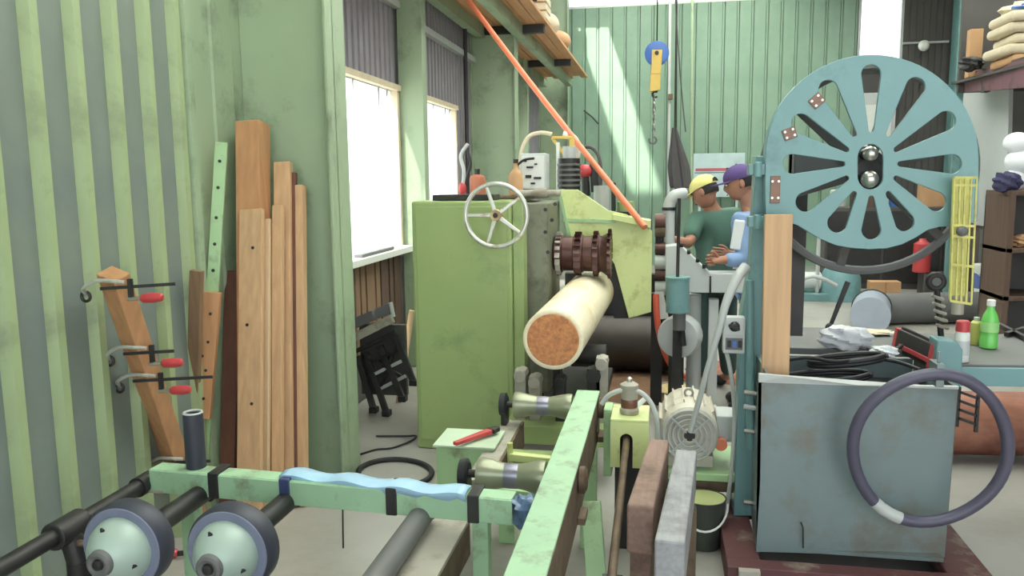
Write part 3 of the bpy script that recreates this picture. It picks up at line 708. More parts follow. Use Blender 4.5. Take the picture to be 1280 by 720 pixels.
for xx in (c.x-.17, c.x+.08): MB().box((xx, c.y, 0), (xx+.04, c.y+.04, 1.32)).build('leg', RUST, t)
t = thing('hanging_cable', 'grey bundled cable hanging left of the orange tin', 'cable', P(578, 240, y=5.9))
MB().tube([P(585, 180, y=5.85), P(576, 195, y=5.85), P(580, 215, y=5.85), P(577, 240, y=5.85)], .014, 8, False, 6).build('cable', GREYP, t)
MB().tube([P(583, 185, y=5.9), P(588, 205, y=5.9), P(582, 228, y=5.9), P(585, 242, y=5.9)], .011, 8, False, 6).build('cable', IRON, t)
MB().ell(P(578, 236, y=5.85), (.03, .03, .05), 10, 8).build('plug', REDP, t)
c = P(751, 300, y=5.6)
t = thing('air_cylinder', 'short grey cylinder and dark valve standing behind the guard plate', 'cylinder', (c.x, 5.6, 1.2))
MB().cyl((P(752, 262, y=5.6)), P(752, 232, y=5.6), .055, seg=20).build('body', GREYP, t)
MB().box(P(764, 264, y=5.65), P(770, 228, y=5.7)).build('valve', IRON, t, .004)
MB().cyl(P(782, 268, y=5.7), P(782, 252, y=5.7), .06, seg=20).build('cap', LATHE, t)
MB().box(P(740, 270, y=5.55), P(792, 263, y=5.8)).build('base', IRON, t)
t = thing('red_valve', 'small red valve body behind the thick white hose', 'valve', P(733, 222, y=5.9))
MB().ell(P(731, 214, y=5.9), (.06, .05, .05), 14, 10).build('body', REDP, t)
MB().cyl(P(733, 245, y=5.9), P(731, 214, y=5.9), .03, seg=14).build('stem', IRON, t)
MB().cyl(P(744, 240, y=5.9), P(742, 205, y=5.9), .03, seg=14).build('gauge_stand', IRON, t)

# orange hoses
a = P(556, -40, y=7.2); bq = P(806, 284, y=5.12)
o = MB().tube([a.lerp(bq, i/10) + Vector((0, 0, -.10*math.sin(PI*i/10)*.3)) for i in range(11)], .021, 10).build('orange_hose', ORANGE)
tag(o, 'taut orange hose slanting down from the loft to the guard plate', 'hose')
o = MB().tube([P(820, 368, y=5.38), P(821, 395, y=5.36), P(826, 425, y=5.4), P(838, 455, y=5.6), P(852, 469, y=5.75), P(868, 472, y=5.8)], .022, 10, False, 8).build('orange_hose', ORANGE_R); tag(o, 'red orange hose hanging down to the sawdust tray', 'hose')
# ---------------------------------------------------------------- band resaw on the right
YD = 3.40
t = thing('band_saw', 'teal band resaw with big slotted wheel guard and blue grey base cabinet', 'band saw', (.75, 3.35, .11))
BS = t
# base cabinet: front skin, side skins, open top
A, B = P(945, 690, y=3.15), P(1181, 697, y=3.22); C_, D_ = P(1198, 484, y=3.22), P(948, 474, y=3.15)
fr = MB(); fr.prism([A, B, C_, D_], (0, .012, 0)); fr.build('front_panel', BLUEG, t, .003)
q = MB(); q.prism([A, D_, D_ + Vector((.03, 0, .02)), D_ + Vector((.03, .55, .02)), A + Vector((.03, .55, 0))], (.012, 0, 0)); q.build('side_panel', BLUEG, t)
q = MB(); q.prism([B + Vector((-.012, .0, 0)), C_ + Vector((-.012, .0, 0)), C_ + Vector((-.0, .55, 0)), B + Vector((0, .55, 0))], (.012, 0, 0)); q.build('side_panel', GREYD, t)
q = MB(); q.prism([D_ + Vector((0, -.006, -.012)), D_ + Vector((0, -.010, .024)), D_ + Vector((.10, -.012, .018)), D_ + Vector((.36, -.012, -.008)), C_ + Vector((0, -.006, .004)), C_ + Vector((0, -.006, -.008))], (0, .02, 0)); q.build('panel_lip', PANELG, t, .002)
MB().box((A.x+.02, 3.68, .115), (B.x-.02, 3.70, .80)).build('back_panel', BLUEG, t)
MB().box((A.x+.02, 3.17, .115), (B.x-.02, 3.70, .13)).build('bottom_panel', BLUEG, t)
MB().box((A.x+.02, 3.25, .70), (B.x-.02, 3.68, .715)).build('inner_tray', IRON, t)
q = MB(); q.tube([P(1001, 653, y=3.152), P(1004, 660, y=3.151), P(1004, 685, y=3.15)], .003, 6); q.build('drip_stain', IRON, t)
# column post with ledger clamps
q = MB(); q.prism([P(945, 195, y=3.50), P(957, 195, y=3.50), P(946, 645, y=3.50), P(917, 645, y=3.50), P(926, 400, y=3.50), P(938, 330, y=3.5)], (0, .12, 0)); q.build('post', TEAL, t, .004)
MB().cyl(P(937, 350, y=3.44), P(938, 560, y=3.44), .018, seg=16).build('slide_rod', TEAL, t)
for py in (212, 277): 
    q = MB(); c = P(946, py, y=3.44); q.box((c.x-.035, c.y-.03, c.z-.022), (c.x+.06, c.y+.05, c.z+.022)); q.cyl(c + Vector((0, -.035, -.03)), c + Vector((0, -.035, .03)), .016, seg=14); q.build('hinge_block', TEAL, t, .003)
for py in (490, 508, 538, 627):
    c = P(930, py, y=3.42); MB().cyl(c, c + Vector((.05, 0, -.006)), .011, seg=10).build('clamp_bolt', STEEL if py != 508 else PANELG, t)
# wheel guard with twelve teardrop slots and an oval hub opening
cx, cy = 1089, 205
outer = []
for k in range(33):
    a = PI - PI*k/32; outer.append((1090 + 132.5*math.cos(a), 197 - 128*math.sin(a)))
outer += [(1222.3, 240), (1221, 276), (1205, 281), (1190, 282), (1174, 283), (1159, 287), (1145, 296), (1127, 305), (1108, 310), (1086, 311), (1064, 309.5), (1045, 306), (1025, 298), (1010, 289), (997, 281), (984, 277), (968, 274), (958, 268), (957, 240)]
outer = outline(outer, YD)
holes = []
ext = {90: 125, 60: 124, 30: 121, 0: 114, -30: 107, -60: 96, -90: 95, -120: 98, -150: 108, 180: 111, 150: 114, 120: 120}
for ang, re in ext.items():
    a = math.radians(ang); d = (math.cos(a), -math.sin(a)); nrm = (-d[1], d[0])
    ro, ri = 13.0, 4.0; c0 = re - ro; c1_ = 43 if abs(math.cos(a)) < .6 else 36
    pts = []
    for k in range(13):
        b = a - PI/2 + PI*k/12; pts.append((cx + d[0]*c0 + ro*math.cos(b), cy + d[1]*c0 - ro*math.sin(b)))
    for k in range(7):
        b = a + PI/2 + PI*k/6; pts.append((cx + d[0]*c1_ + ri*math.cos(b), cy + d[1]*c1_ - ri*math.sin(b)))
    holes.append(outline(pts, YD))
pts = []
for k in range(13):
    b = PI*k/12; pts.append((1088 + 16.5*math.cos(b), 196 - 16.5*math.sin(b)))
for k in range(13):
    b = PI + PI*k/12; pts.append((1088 + 16.5*math.cos(b), 221 - 16.5*math.sin(b)))
holes.append(outline(pts, YD))
wg = holed('wheel_guard', outer, holes, TEAL, t, 0, .012)
q = MB(); n_ = len(outer)
q.add([p + Vector((0, .006, 0)) for p in outer] + [p + Vector((0, .10, 0)) for p in outer], [(i, (i+1) % n_, n_+(i+1) % n_, n_+i) for i in range(n_)])
o = q.build('guard_rim', TEAL, wg); sm = o.modifiers.new('thick', 'SOLIDIFY'); sm.thickness = .006
for px, py, rz in ((1021, 126, .75), (987, 167, .35), (969, 237, PI/2)):
    c = P(px, py, y=YD-.004); d = Vector((math.cos(rz), 0, -math.sin(rz) if rz < 1.5 else -1)); d = Vector((math.cos(rz), 0, math.sin(rz)))
    h = .026 if rz < 1.5 else .055
    hg = MB().beam(c - d*h, c + d*h, .045 if rz < 1.5 else .038, .008, (-d.z, 0, d.x)).build('hinge_plate', HINGE, wg, .002)
    for sx_, sz_ in ((-.6, -1), (-.6, 1), (.6, -1), (.6, 1)):
        e = c + d*h*sx_ + Vector((-d.z, 0, d.x))*.012*sz_ + Vector((0, -.005, 0)); MB().cyl(e, e + Vector((0, -.005, 0)), .005, seg=8).build('rivet', STEEL, hg)
# the saw wheel behind its guard
wc = P(1085, 214, y=3.53)
q = MB(); q.tube([wc + Vector((.412*math.cos(2*PI*k/64), .02, .412*math.sin(2*PI*k/64))) for k in range(64)], .018, 8, True); sw = q.build('saw_wheel', GREYD, t)
for k in range(6):
    a = .3 + k*PI/3; d = Vector((math.cos(a), 0, math.sin(a))); MB().beam(wc + d*.06 + Vector((0, .025, 0)), wc + d*.40 + Vector((0, .02, 0)), .045, .03, (-d.z, 0, d.x), .035).build('wheel_spoke', DARK, sw, .003)
MB().lathe([(-.01, .05), (0, .085), (.05, .085)], wc, (0, 1, 0), 24).build('hub', IRON, sw)
for px, py, r in ((1088, 192, .030), (1087, 224, .034)):
    c = P(px, py, y=3.44); MB().ell(c, (r, r, r), 16, 10).build('bearing_cap', STEEL, sw); MB().cyl(c, c + Vector((0, .09, 0)), r*.8, seg=16).build('bearing_shaft', IRON, sw)
MB().box((.55, 3.64, .9), (.62, 3.74, 1.7)).build('rear_upright', IRON, t)
MB().box((.55, 3.60, 1.58), (.86, 3.72, 1.72)).build('bearing_arm', GREYD, t, .01)
# yellow blade guard with wire cage
g0, g1, g2, g3 = P(1193, 222, y=3.30), P(1221, 222, y=3.30), P(1214, 380, y=3.30), P(1188, 376, y=3.30)
bgd = MB().prism([g0 + Vector((.01, .05, 0)), g1 + Vector((-.005, .05, 0)), g2 + Vector((-.005, .05, 0)), g3 + Vector((.01, .05, 0))], (0, .006, 0)).build('blade_guard', YELW, t, .001)
for a, bq in ((g0, g3), (g1, g2), (g0.lerp(g1, .5), g3.lerp(g2, .5)), (g0.lerp(g1, .27), g3.lerp(g2, .27)), (g0.lerp(g1, .76), g3.lerp(g2, .76))):
    MB().beam(a, bq, .006, .006).build('guard_wire', YELW, bgd)
for f in (0, .06, .38, .47, .70, 1):
    MB().beam(g0.lerp(g3, f), g1.lerp(g2, f), .009, .009, (0, 1, 0)).build('guard_bar', YELW, bgd)
MB().ell(g0.lerp(g2, .42) + Vector((0, -.006, 0)), (.022, .016, .02), 12, 8).build('guard_knob', GREYD, bgd)
MB().cyl(g2.lerp(g3, .5) + Vector((0, .03, .02)), g2.lerp(g3, .5) + Vector((0, .03, -.05)), .022, seg=12).build('guide_roller', DUSTY, bgd)
# threaded guide beside the yellow guard
c0 = P(1170, 352, y=3.6)
gd_ = MB().torus(c0, (0, 1, 0), .028, .014, 24, 10).build('blade_guide', IRON, t)
MB().cyl(c0 + Vector((0, -.01, 0)), c0 + Vector((0, .03, 0)), .018, seg=16).build('guide_bearing', GREYD, gd_)
for k in range(5): MB().torus(P(1172 + k*1.5, 372 + k*9, y=3.6), (.35, 0, 1), .020, .008, 16, 6).build('guide_ring', DUSTY, gd_)
MB().cyl(P(1171, 362, y=3.6), P(1178, 440, y=3.6), .012, seg=10).build('guide_rod', IRON, gd_)
# switch box
c = P(917, 418, y=3.46)
sb = MB().box((c.x-.045, c.y-.03, c.z-.078), (c.x+.045, c.y+.03, c.z+.078)).build('switch_box', GREYP, t, .006)
MB().box((c.x-.035, c.y-.034, c.z+.005), (c.x+.035, c.y-.03, c.z+.07)).build('switch_plate', PANELG, sb, .002)
MB().lathe([(0, .022), (.012, .02), (.02, .012)], (c.x, c.y-.034, c.z+.040), (0, -1, 0), 18).build('switch_knob', BLACK, sb)
MB().beam((c.x-.025, c.y-.05, c.z+.048), (c.x+.02, c.y-.05, c.z+.030), .012, .012, (0, 0, 1)).build('switch_lever', BLACK, sb, .002)
MB().box((c.x-.035, c.y-.034, c.z-.06), (c.x+.035, c.y-.03, c.z-.01)).build('label_plate', GREYD, sb)
for k in range(3): MB().box((c.x-.028+k*.022, c.y-.037, c.z-.05), (c.x-.012+k*.022, c.y-.033, c.z-.02)).build('button', BLACK if k != 1 else BLUEP, sb, .002)
# blue green table behind the cabinet
ta = MB().box((.55, 3.72, .80), (1.15, 4.25, .83)).build('table', GREYD, t, .004)
MB().prism([(1.16, 3.47, .80), (2.3, 3.55, .80), (2.3, 4.22, .80), (1.16, 4.15, .80)], (0, 0, .03)).build('table_wing', GREYD, t, .004)
MB().prism([(1.155, 3.45, .745), (2.32, 3.53, .745), (2.32, 3.55, .745), (1.155, 3.47, .745)], (0, 0, .075)).build('table_edge', TEAL, t, .003)
MB().box((2.1, 3.9, 0), (2.2, 4.0, .80)).build('table_leg', TEAL, t)
q = MB()
for k in range(4): q.beam((1.15, 3.3, .76-k*.035), (1.22, 3.3, .735-k*.035), .012, .01, (0, 1, 0))
q.beam((1.15, 3.3, .62), (1.15, 3.3, .78), .012, .012); q.beam((1.22, 3.3, .60), (1.22, 3.3, .75), .012, .012); q.build('chain_bracket', IRON, t)

tk = thing('skid', 'maroon steel skid carrying the band resaw', 'skid', (.75, 3.3, 0))
MB().box((.27, 3.02, .045), (1.24, 3.10, .108)).build('front_beam', MAROON, tk, .004)
MB().box((.27, 3.62, .045), (1.24, 3.70, .108)).build('rear_beam', MAROON, tk, .004)
MB().box((.27, 3.02, 0), (.36, 3.72, .05)).build('runner', MAROON, tk, .004); MB().box((1.15, 2.95, 0), (1.23, 3.72, .05)).build('runner', MAROON, tk, .004)
MB().box((.27, 3.10, .05), (.40, 3.62, .108)).build('side_beam', MAROON, tk, .004); MB().box((1.08, 3.10, .05), (1.24, 3.62, .108)).build('side_beam', MAROON, tk, .004)
for x in (.31, .98): MB().box((x, 2.99, .045), (x+.08, 3.02, .108)).build('pad', DUSTY, tk, .003)
o = MB().beam((.26, 3.55, .01), (.31, 3.95, .01), .08, .02).build('wood_strip', SACK, None, .003); tag(o, 'pale wood strip on the floor left of the maroon skid', 'board')
# plank standing in front of the guard
c0 = P(969, 467, y=3.27); c0.z = .72; c1_ = P(973, 268, y=3.30)
o = MB().beam(c0, c1_, .105, .035).build('plank', WOOD_P, None, .003); tag(o, 'orange plank standing upright in the open band saw cabinet', 'board')
# hose hoop hanging on the cabinet
hcn = P(1163, 560, y=3.06)
ho = thing('hose_hoop', 'big dark purple hose hoop hanging over the cabinet corner', 'hose', hcn)
N = 48; pts = []
for k in range(N):
    a = 2*PI*k/N; pts.append(P(1163 + 97*math.cos(a)*(1 + .02*math.sin(2*a)), 560 - 92*math.sin(a) + 3*math.cos(3*a), y=3.075 - .03*math.sin(a)))
MB().tube(pts, .0225, 10, True).build('hoop', HOOPM, ho)
MB().tube(pts[30:34], .024, 10).build('joint_band', GREYP, ho)
q = MB(); c = P(1172, 470, y=3.07); q.box((c.x-.014, c.y-.03, c.z-.035), (c.x+.014, c.y+.06, c.z+.05)); q.cyl(c + Vector((0, 0, .02)), c + Vector((.0, 0, .09)), .006, seg=8)
o = q.build('hook', BLUEG, ho, .003)
# teal block, cable coils and tools on the cabinet top
TZ = .832
def on(px, py): return P(px, py, z=TZ)
c = on(1186, 458)
o = MB().prism([(c.x-.05, c.y, .72), (c.x+.05, c.y, .72), (c.x+.05, c.y, .90), (c.x+.02, c.y, .935), (c.x-.05, c.y, .94)], (0, .10, 0)).build('teal_block', TEAL, None, .006); tag(o, 'small teal steel block between the red tester and the spray can', 'block')
for k, (cx_, cy_, r, lb) in enumerate(((1030, 470, .12, 'loop of black cable at the back of the cabinet top'), (1058, 474, .10, 'thicker loop of black cable behind the cabinet lip'))):
    c = P(cx_, cy_, y=3.40 + .1*k)
    N = 28; pts = [Vector((c.x + r*1.5*math.cos(2*PI*i/N*2), c.y + r*math.sin(2*PI*i/N*2)*.8, .765 + .055*k + .0008*i + .02*math.cos(4*PI*i/N))) for i in range(N)]
    o = MB().tube(pts, .010 + .003*k, 8, False, 3).build('cable_coil', BLACK); tag(o, lb, 'cable')
def flat_pts(px, z=.845): return [P(a, b, z=z) for a, b in px]
o = MB().tube(flat_pts([(985, 450), (1010, 447), (1045, 452), (1085, 448), (1120, 452), (1150, 462)]), .008, 8, False, 5).build('cable', BLACK); tag(o, 'thin black cable lying across the saw table', 'cable')
def crumple(c, r, m, name, lab, cat, seed):
    rd = random.Random(seed); ph = [rd.uniform(0, 6) for _ in range(6)]
    fn = lambda d: d*(1 + .16*math.sin(4*d.x+ph[0])*math.cos(5*d.y+ph[1]) + .10*math.sin(9*d.z+ph[2]+5*d.x) + .08*math.cos(13*d.x+10*d.y+ph[3]))
    o = MB().ell(c, r, 28, 18, fn=fn).build(name, m); return tag(o, lab, cat)
c = on(1058, 436); crumple(c + Vector((0, .02, .045)), (.105, .06, .055), BAGM, 'plastic_bag', 'crumpled white plastic bag on the saw table', 'bag', 3)
c = on(1105, 446); crumple(c + Vector((0, 0, .02)), (.055, .04, .025), WHITEC, 'crumpled_paper', 'crumpled white paper next to the red tester', 'paper', 5)
c = on(1090, 418); crumple(c + Vector((0, 0, .012)), (.09, .05, .012), SACK, 'rag', 'flat pale rag behind the white plastic bag', 'cloth', 8)
t = thing('hand_tool', 'black handled tool leaning upward behind the plastic bag', 'tool', on(1036, 412))
a = on(1037, 414) + Vector((0, 0, .02)); bq = P(1060, 352, y=a.y+.02)
MB().ell(a, (.022, .02, .022), 12, 8).build('head', IRON, t); MB().beam(a, bq, .018, .016, (1, 0, 0), .026).build('handle', BLACK, t, .004)
t = thing('tester', 'red and black hand tester lying with leads on the saw table', 'tester', on(1146, 452))
a = P(1122, 424, z=.86); bq = P(1168, 446, z=.86)
MB().beam(a, bq, .10, .030, (0, 1, .8)).build('body', IRON, t, .006)
d = (bq-a).normalized(); MB().beam(a - d*.012, a + d*.022, .106, .036, (0, 1, .8)).build('end_bumper', REDP, t, .006); MB().beam(bq - d*.022, bq + d*.012, .106, .036, (0, 1, .8)).build('end_bumper', REDP, t, .006); MB().beam(a + Vector((.0, -.058, -.02)), bq + Vector((0, -.058, -.02)), .022, .03, (0, 1, .8)).build('side_bumper', REDP, t, .004)
MB().beam(a + Vector((.012, -.008, .018)), bq + Vector((.006, -.008, .018)), .088, .012, (0, 1, .8)).build('screen', IRON, t, .003)
MB().tube(flat_pts([(1085, 436), (1100, 441), (1118, 437), (1128, 432)], .85), .009, 8, False, 4).build('lead', BLACK, t)
MB().ell(P(1118, 418, z=.87), (.022, .02, .014), 12, 8).build('clip', WHITEM, t)
c = on(1199, 453) + Vector((.012, .02, 0))
t = thing('spray_can', 'white spray can with red cap on the saw table', 'spray can', c)
MB().lathe([(0, .026), (.004, .029), (.115, .029), (.125, .024), (.13, .02)], c, (0, 0, 1), 24).build('can', WHITEM, t)
MB().lathe([(.125, .022), (.128, .0265), (.168, .0255), (.172, .020)], c, (0, 0, 1), 24).build('cap', REDP, t)
MB().lathe([(.03, .0294), (.05, .0294), (.09, .0294)], c, (0, 0, 1), 24).build('label_band', PANELG, t)
c = on(1222, 432) + Vector((0, .03, 0))
t = thing('spray_can', 'small yellow can between the white spray can and green bottle', 'can', c)
MB().lathe([(0, .020), (.004, .023), (.10, .023), (.108, .016)], c, (0, 0, 1), 18).build('can', YELW, t)
MB().cyl(c + Vector((0, 0, .105)), c + Vector((0, 0, .125)), .012, seg=12).build('cap', GREYP, t)
c = on(1236, 436) + Vector((.005, .02, 0))
t = thing('drink_bottle', 'green plastic drink bottle with white cap on the saw table', 'bottle', c)
MB().lathe([(0, .030), (.004, .036), (.05, .036), (.06, .033), (.075, .036), (.12, .036), (.15, .028), (.175, .016), (.19, .0155)], c, (0, 0, 1), 24).build('bottle', GLASSY, t)
MB().lathe([(.19, .0175), (.214, .0175), (.217, .014)], c, (0, 0, 1), 20).build('cap', WHITEM, t)
MB().lathe([(.075, .0366), (.085, .0368), (.118, .0366)], c, (0, 0, 1), 24).build('label_band', mat('pale_green_label', (150, 220, 120), .4), t)
t = thing('bar_stock', 'two black bars lying at the far edge of the saw table', 'bar', P(1265, 412, z=.84))
for a, bq in (((1245, 404), (1300, 432)), ((1258, 418), (1300, 405))): MB().beam(P(*a, z=.845), P(*bq, z=.845), .02, .02).build('bar', IRON, t)

# conduit hanging from the switch box side
o = MB().tube([P(932, 334, y=3.42), P(921, 348, y=3.38), P(908, 378, y=3.36), P(898, 415, y=3.36), P(886, 455, y=3.38), P(874, 500, y=3.42), P(863, 540, y=3.45)], lambda f: .024 - .012*min(1, f*1.6), 10, False, 6).build('conduit', GREYP); tag(o, 'grey flexible conduit curving from band saw post to the motor', 'conduit')
o = MB().tube([P(908, 440, y=3.47), P(914, 470, y=3.46), P(918, 520, y=3.5), P(915, 580, y=3.5), P(908, 640, y=3.52)], .009, 8, False, 6).build('cable', GREYP); tag(o, 'thin grey cable hanging below the switch box', 'cable')

# ---------------------------------------------------------------- middle ground between conveyor and saw
c = P(862, 545, y=3.55)
t = thing('electric_motor', 'pale electric motor with a round grille facing the camera', 'motor', (c.x, c.y, c.z-.16))
MB().lathe([(.02, .06), (.012, .118), (.02, .128), (.06, .132), (.36, .130), (.40, .11)], c, (0, 1, 0), 36).build('housing', BEIGE, t)
for k in range(10):
    a = k*PI/9; d = Vector((math.cos(a), 0, math.sin(a))); MB().beam(c + d*.136 + Vector((0, .09, 0)), c + d*.136 + Vector((0, .35, 0)), .006, .018, (-d.z, 0, d.x)).build('cooling_fin', BEIGE, t)
for r in (.03, .052, .074, .096, .116): MB().torus(c + Vector((0, .004, 0)), (0, 1, 0), r, .005, 36, 6).build('grille_ring', GREYP if r > .03 else BEIGE, t)
for k in range(4):
    a = PI/4 + k*PI/2; d = Vector((math.cos(a), 0, math.sin(a))); MB().beam(c + d*.02, c + d*.118, .008, .006, (-d.z, 0, d.x)).build('grille_spoke', GREYP, t)
MB().cyl(c + Vector((0, .01, 0)), c + Vector((0, .0, 0)), .025, seg=20).build('grille_boss', IRON, t)
MB().box((c.x-.11, c.y+.06, c.z-.165), (c.x+.11, c.y+.34, c.z-.11)).build('foot', BEIGE, t, .004)
MB().box((c.x+.12, c.y+.06, c.z-.04), (c.x+.22, c.y+.22, c.z+.08)).build('terminal_box', GREYP, t, .006)
MB().torus(c + Vector((0, .20, .145)), (0, 1, 0), .018, .006, 16, 6).build('lifting_eye', STEEL, t)
MB().cyl(c + Vector((.14, .03, -.045)), c + Vector((.14, .1, -.045)), .028, seg=16).build('orange_plug', ORANGE, t)
zb = c.z - .165
t = thing('motor_stand', 'pale green plank stand under the electric motor', 'stand', (c.x+.05, c.y+.2, 0))
MB().box((c.x-.14, c.y-.02, zb-.035), (c.x+.26, c.y+.38, zb)).build('top', LATHE_L, t, .004)
MB().box((c.x-.10, c.y+.0, zb-.09), (c.x+.26, c.y+.06, zb-.035)).build('brown_board', RUST, t, .003)
for xx in (c.x-.12, c.x+.20):
    for yy in (c.y+.02, c.y+.31): MB().box((xx, yy, 0), (xx+.05, yy+.05, zb-.035)).build('leg', LATHE_L, t)
o = MB().box(P(908, 578, y=3.75), P(921, 548, y=3.95)).build('orange_block', ORANGE, None, .01)
o.location.z = 0; tag(o, 'small orange block between motor and band saw post', 'block')
bpy.data.objects.remove(o)

# yellow green box with oil cup
a, bq, d = P(763, 527, y=3.20), P(811, 527, y=3.20), P(805, 580, y=3.20)
zt = a.z
t = thing('feed_box', 'yellow green slotted box beside the conveyor rail', 'box', ((a.x+bq.x)/2, 3.27, 0))
xm = a.x + (bq.x-a.x)*.42; sw_ = .026
arc = [Vector((xm + sw_*math.cos(PI*k/10), 3.20, zt-.075 + sw_*math.sin(PI*k/10))) for k in range(11)]
q = MB(); q.prism([Vector((a.x, 3.2, zt)), Vector((a.x, 3.2, d.z-.02)), Vector((xm-sw_, 3.2, d.z-.02))] + arc[::-1] + [Vector((xm+sw_, 3.2, d.z-.02)), Vector((bq.x, 3.2, d.z-.02)), Vector((bq.x, 3.2, zt))], (0, .012, 0)); q.build('front_plate', YELG, t)
MB().box((a.x, 3.2, zt), (bq.x, 3.42, zt+.012)).build('top_plate', YELG, t, .003)
MB().box((a.x, 3.212, d.z-.02), (a.x+.012, 3.42, zt)).build('side_plate', YELG, t); MB().box((bq.x-.012, 3.212, d.z-.02), (bq.x, 3.42, zt)).build('side_plate', YELG, t)
MB().box((a.x-.035, 3.3, d.z-.10), (a.x+.0, 3.42, zt+.02)).build('side_bracket', LATHE_L, t, .003)
MB().box((a.x+.012, 3.33, 0), (bq.x-.012, 3.40, zt-.01)).build('pedestal', IRON, t)
c = Vector(((a.x+bq.x)/2-.005, 3.29, zt+.012))
t = thing('oil_cup', 'steel oil cup with brown band on the yellow green box', 'cup', c)
MB().lathe([(0, .036), (.006, .040), (.02, .040), (.024, .034), (.105, .034), (.11, .038), (.125, .038), (.135, .02)], c, (0, 0, 1), 24).build('cup', DUSTY, t)
MB().lathe([(.028, .0345), (.03, .0352), (.062, .0352), (.064, .0345)], c, (0, 0, 1), 24).build('brown_band', JARM, t)
MB().lathe([(.13, .012), (.15, .012), (.156, .005)], c, (0, 0, 1), 12).build('cap_nut', STEEL, t)
MB().tube([P(752, 505, y=3.3), P(760, 495, y=3.29), P(772, 489, y=3.28), P(786, 487, y=3.28), P(803, 492, y=3.28), P(815, 506, y=3.28), P(821, 525, y=3.28), P(822, 545, y=3.3), P(820, 575, y=3.32)], .010, 8, False, 6).build('feed_hose', GREYP, t)
MB().beam(P(791, 512, y=3.30), P(810, 495, y=3.34), .018, .02, (0, 1, 0)).build('lever', WHITEM, t, .004)
t = thing('push_rod', 'slim rusty rod running to the camera through the slotted box', 'rod', (xm, 2.4, 0))
a = Vector((xm, 3.26, zt-.078)); bq = P(767, 700, y=2.3); e = (bq - a)
MB().cyl(a, a + e*1.25, .014, seg=12).build('rod', RUST, t)
MB().box((bq.x-.03, 2.2, 0), (bq.x+.03, 2.25, bq.z-.02)).build('rod_stand', IRON, t)
# two weathered timbers lying toward the camera
for nm, near, far, zz, w, m, lab in (('timber', (800, 632), (824, 549), .60, .082, WOOD_Y, 'reddish weathered timber lying toward the camera, left of the pair'),
                                      ('timber', (837, 676), (858, 562), .575, .086, WOOD_G, 'bluish grey weathered timber lying toward the camera, right of the pair')):
    t = thing(nm, lab, 'timber', (.02, 2.5, 0))
    a = P(*near, z=zz); bq = P(*far, z=zz); d = (bq-a).normalized()
    zn = zz - .06
    a2 = a + Vector((0, 0, -.08)); b2 = bq + Vector((0, 0, -.08))
    MB().beam(a2, b2, w, .16, (1, 0, 0), w*.9).build('bar', m, t, .008)
    q = MB(); q.box((a.x-w*.4, a.y+.10, 0), (a.x+w*.4, a.y+.17, zz-.17)); q.build('post', m, t, .004)
    MB().box((bq.x-w*.4, bq.y-.18, 0), (bq.x+w*.4, bq.y-.10, zz-.17)).build('post', RUST, t, .004)
# bucket
c = P(880, 688, z=0) + Vector((.0, .05, 0))
t = thing('bucket', 'dark bucket with yellow green inside and pale wire handle', 'bucket', c)
MB().lathe([(0, .06), (.004, .072), (.215, .092), (.222, .094), (.222, .088), (.02, .066), (.018, .01)], c, (0, 0, 1), 32).build('body', mat('dark_green_bucket', (64, 70, 62), .4), t)
MB().lathe([(.03, .0685), (.10, .0755), (.2195, .0875)], c, (0, 0, 1), 32).build('lining', mat('yellow_green_lining', (186, 194, 120), .5), t)
bpy.data.objects[t.children[-1].name].data.polygons.foreach_get
MB().lathe([(.095, .0), (.096, .074)], c, (0, 0, 1), 28).build('contents', mat('olive_liquid', (150, 160, 96), .3), t)
MB().tube([c + Vector((.098*math.cos(a), .098*math.sin(a), .19 - .085*math.sin(PI*(a+PI*1.02)/PI)*1.0)) for a in [-PI + PI*k/14 for k in range(15)]], .005, 8).build('handle', WHITEM, t)
# sawdust tray, dust pipe, table bracket and air cylinder
c = P(850, 484, z=.06)
t = thing('sawdust_tray', 'round tray of pale sawdust on the floor under the grey pipe', 'tray', (c.x, c.y, 0))
MB().lathe([(0, .15), (.0, .17), (.05, .20), (.055, .20), (.02, .16), (.02, .01)], (c.x, c.y, .0), (0, 0, 1), 32).build('tray', DUSTY, t)
MB().ell((c.x-.02, c.y, .03), (.16, .16, .05), 20, 10).build('sawdust', SAWDUST, t)
o = MB().ell(P(800, 482, z=0) + Vector((0, 0, 0)), (.42, .55, .05), 24, 10, fn=lambda d: Vector((d.x*(1+.1*math.sin(5*d.y)), d.y, max(0.0, d.z)))).build('sawdust_heap', BROWNF); tag(o, 'brown sawdust spread on the floor under the machine', 'sawdust', None, 'stuff')
o = MB().ell(P(905, 490, z=0) + Vector((.1, .6, 0)), (.35, .4, .07), 24, 10, fn=lambda d: Vector((d.x*(1+.1*math.sin(5*d.y)), d.y*(1+.1*math.sin(7*d.x)), max(0.0, d.z)))).build('sawdust_heap', mat('reddish_chips', (176, 110, 86), .95, 0, .3, 25, bump=.4)); tag(o, 'reddish wood chips heaped behind the conduit', 'wood chips', None, 'stuff')
Y5 = 5.45
t = thing('dust_pipe', 'grey dust extraction pipe with elbow beside the men', 'pipe', P(868, 478, y=Y5))
a = P(867, 492, y=Y5); bq = P(867, 368, y=Y5)
MB().cyl((a.x, Y5, .03), bq, .050, seg=20).build('lower_pipe', GREYP, t)
MB().tube([P(836, 345, y=Y5+.1), P(836, 275, y=Y5+.1), P(837, 255, y=Y5+.1), P(843, 245, y=Y5+.1), P(856, 242, y=Y5+.14)], .040, 16, False, 6).build('upper_elbow', GREYP, t)
MB().cyl(P(836, 263, y=Y5+.1), P(836, 259, y=Y5+.1), .046, seg=20).build('band', IRON, t)
t = thing('work_table', 'pale grey machine bed with sloping edge below the men', 'table', P(880, 365, y=5.3))
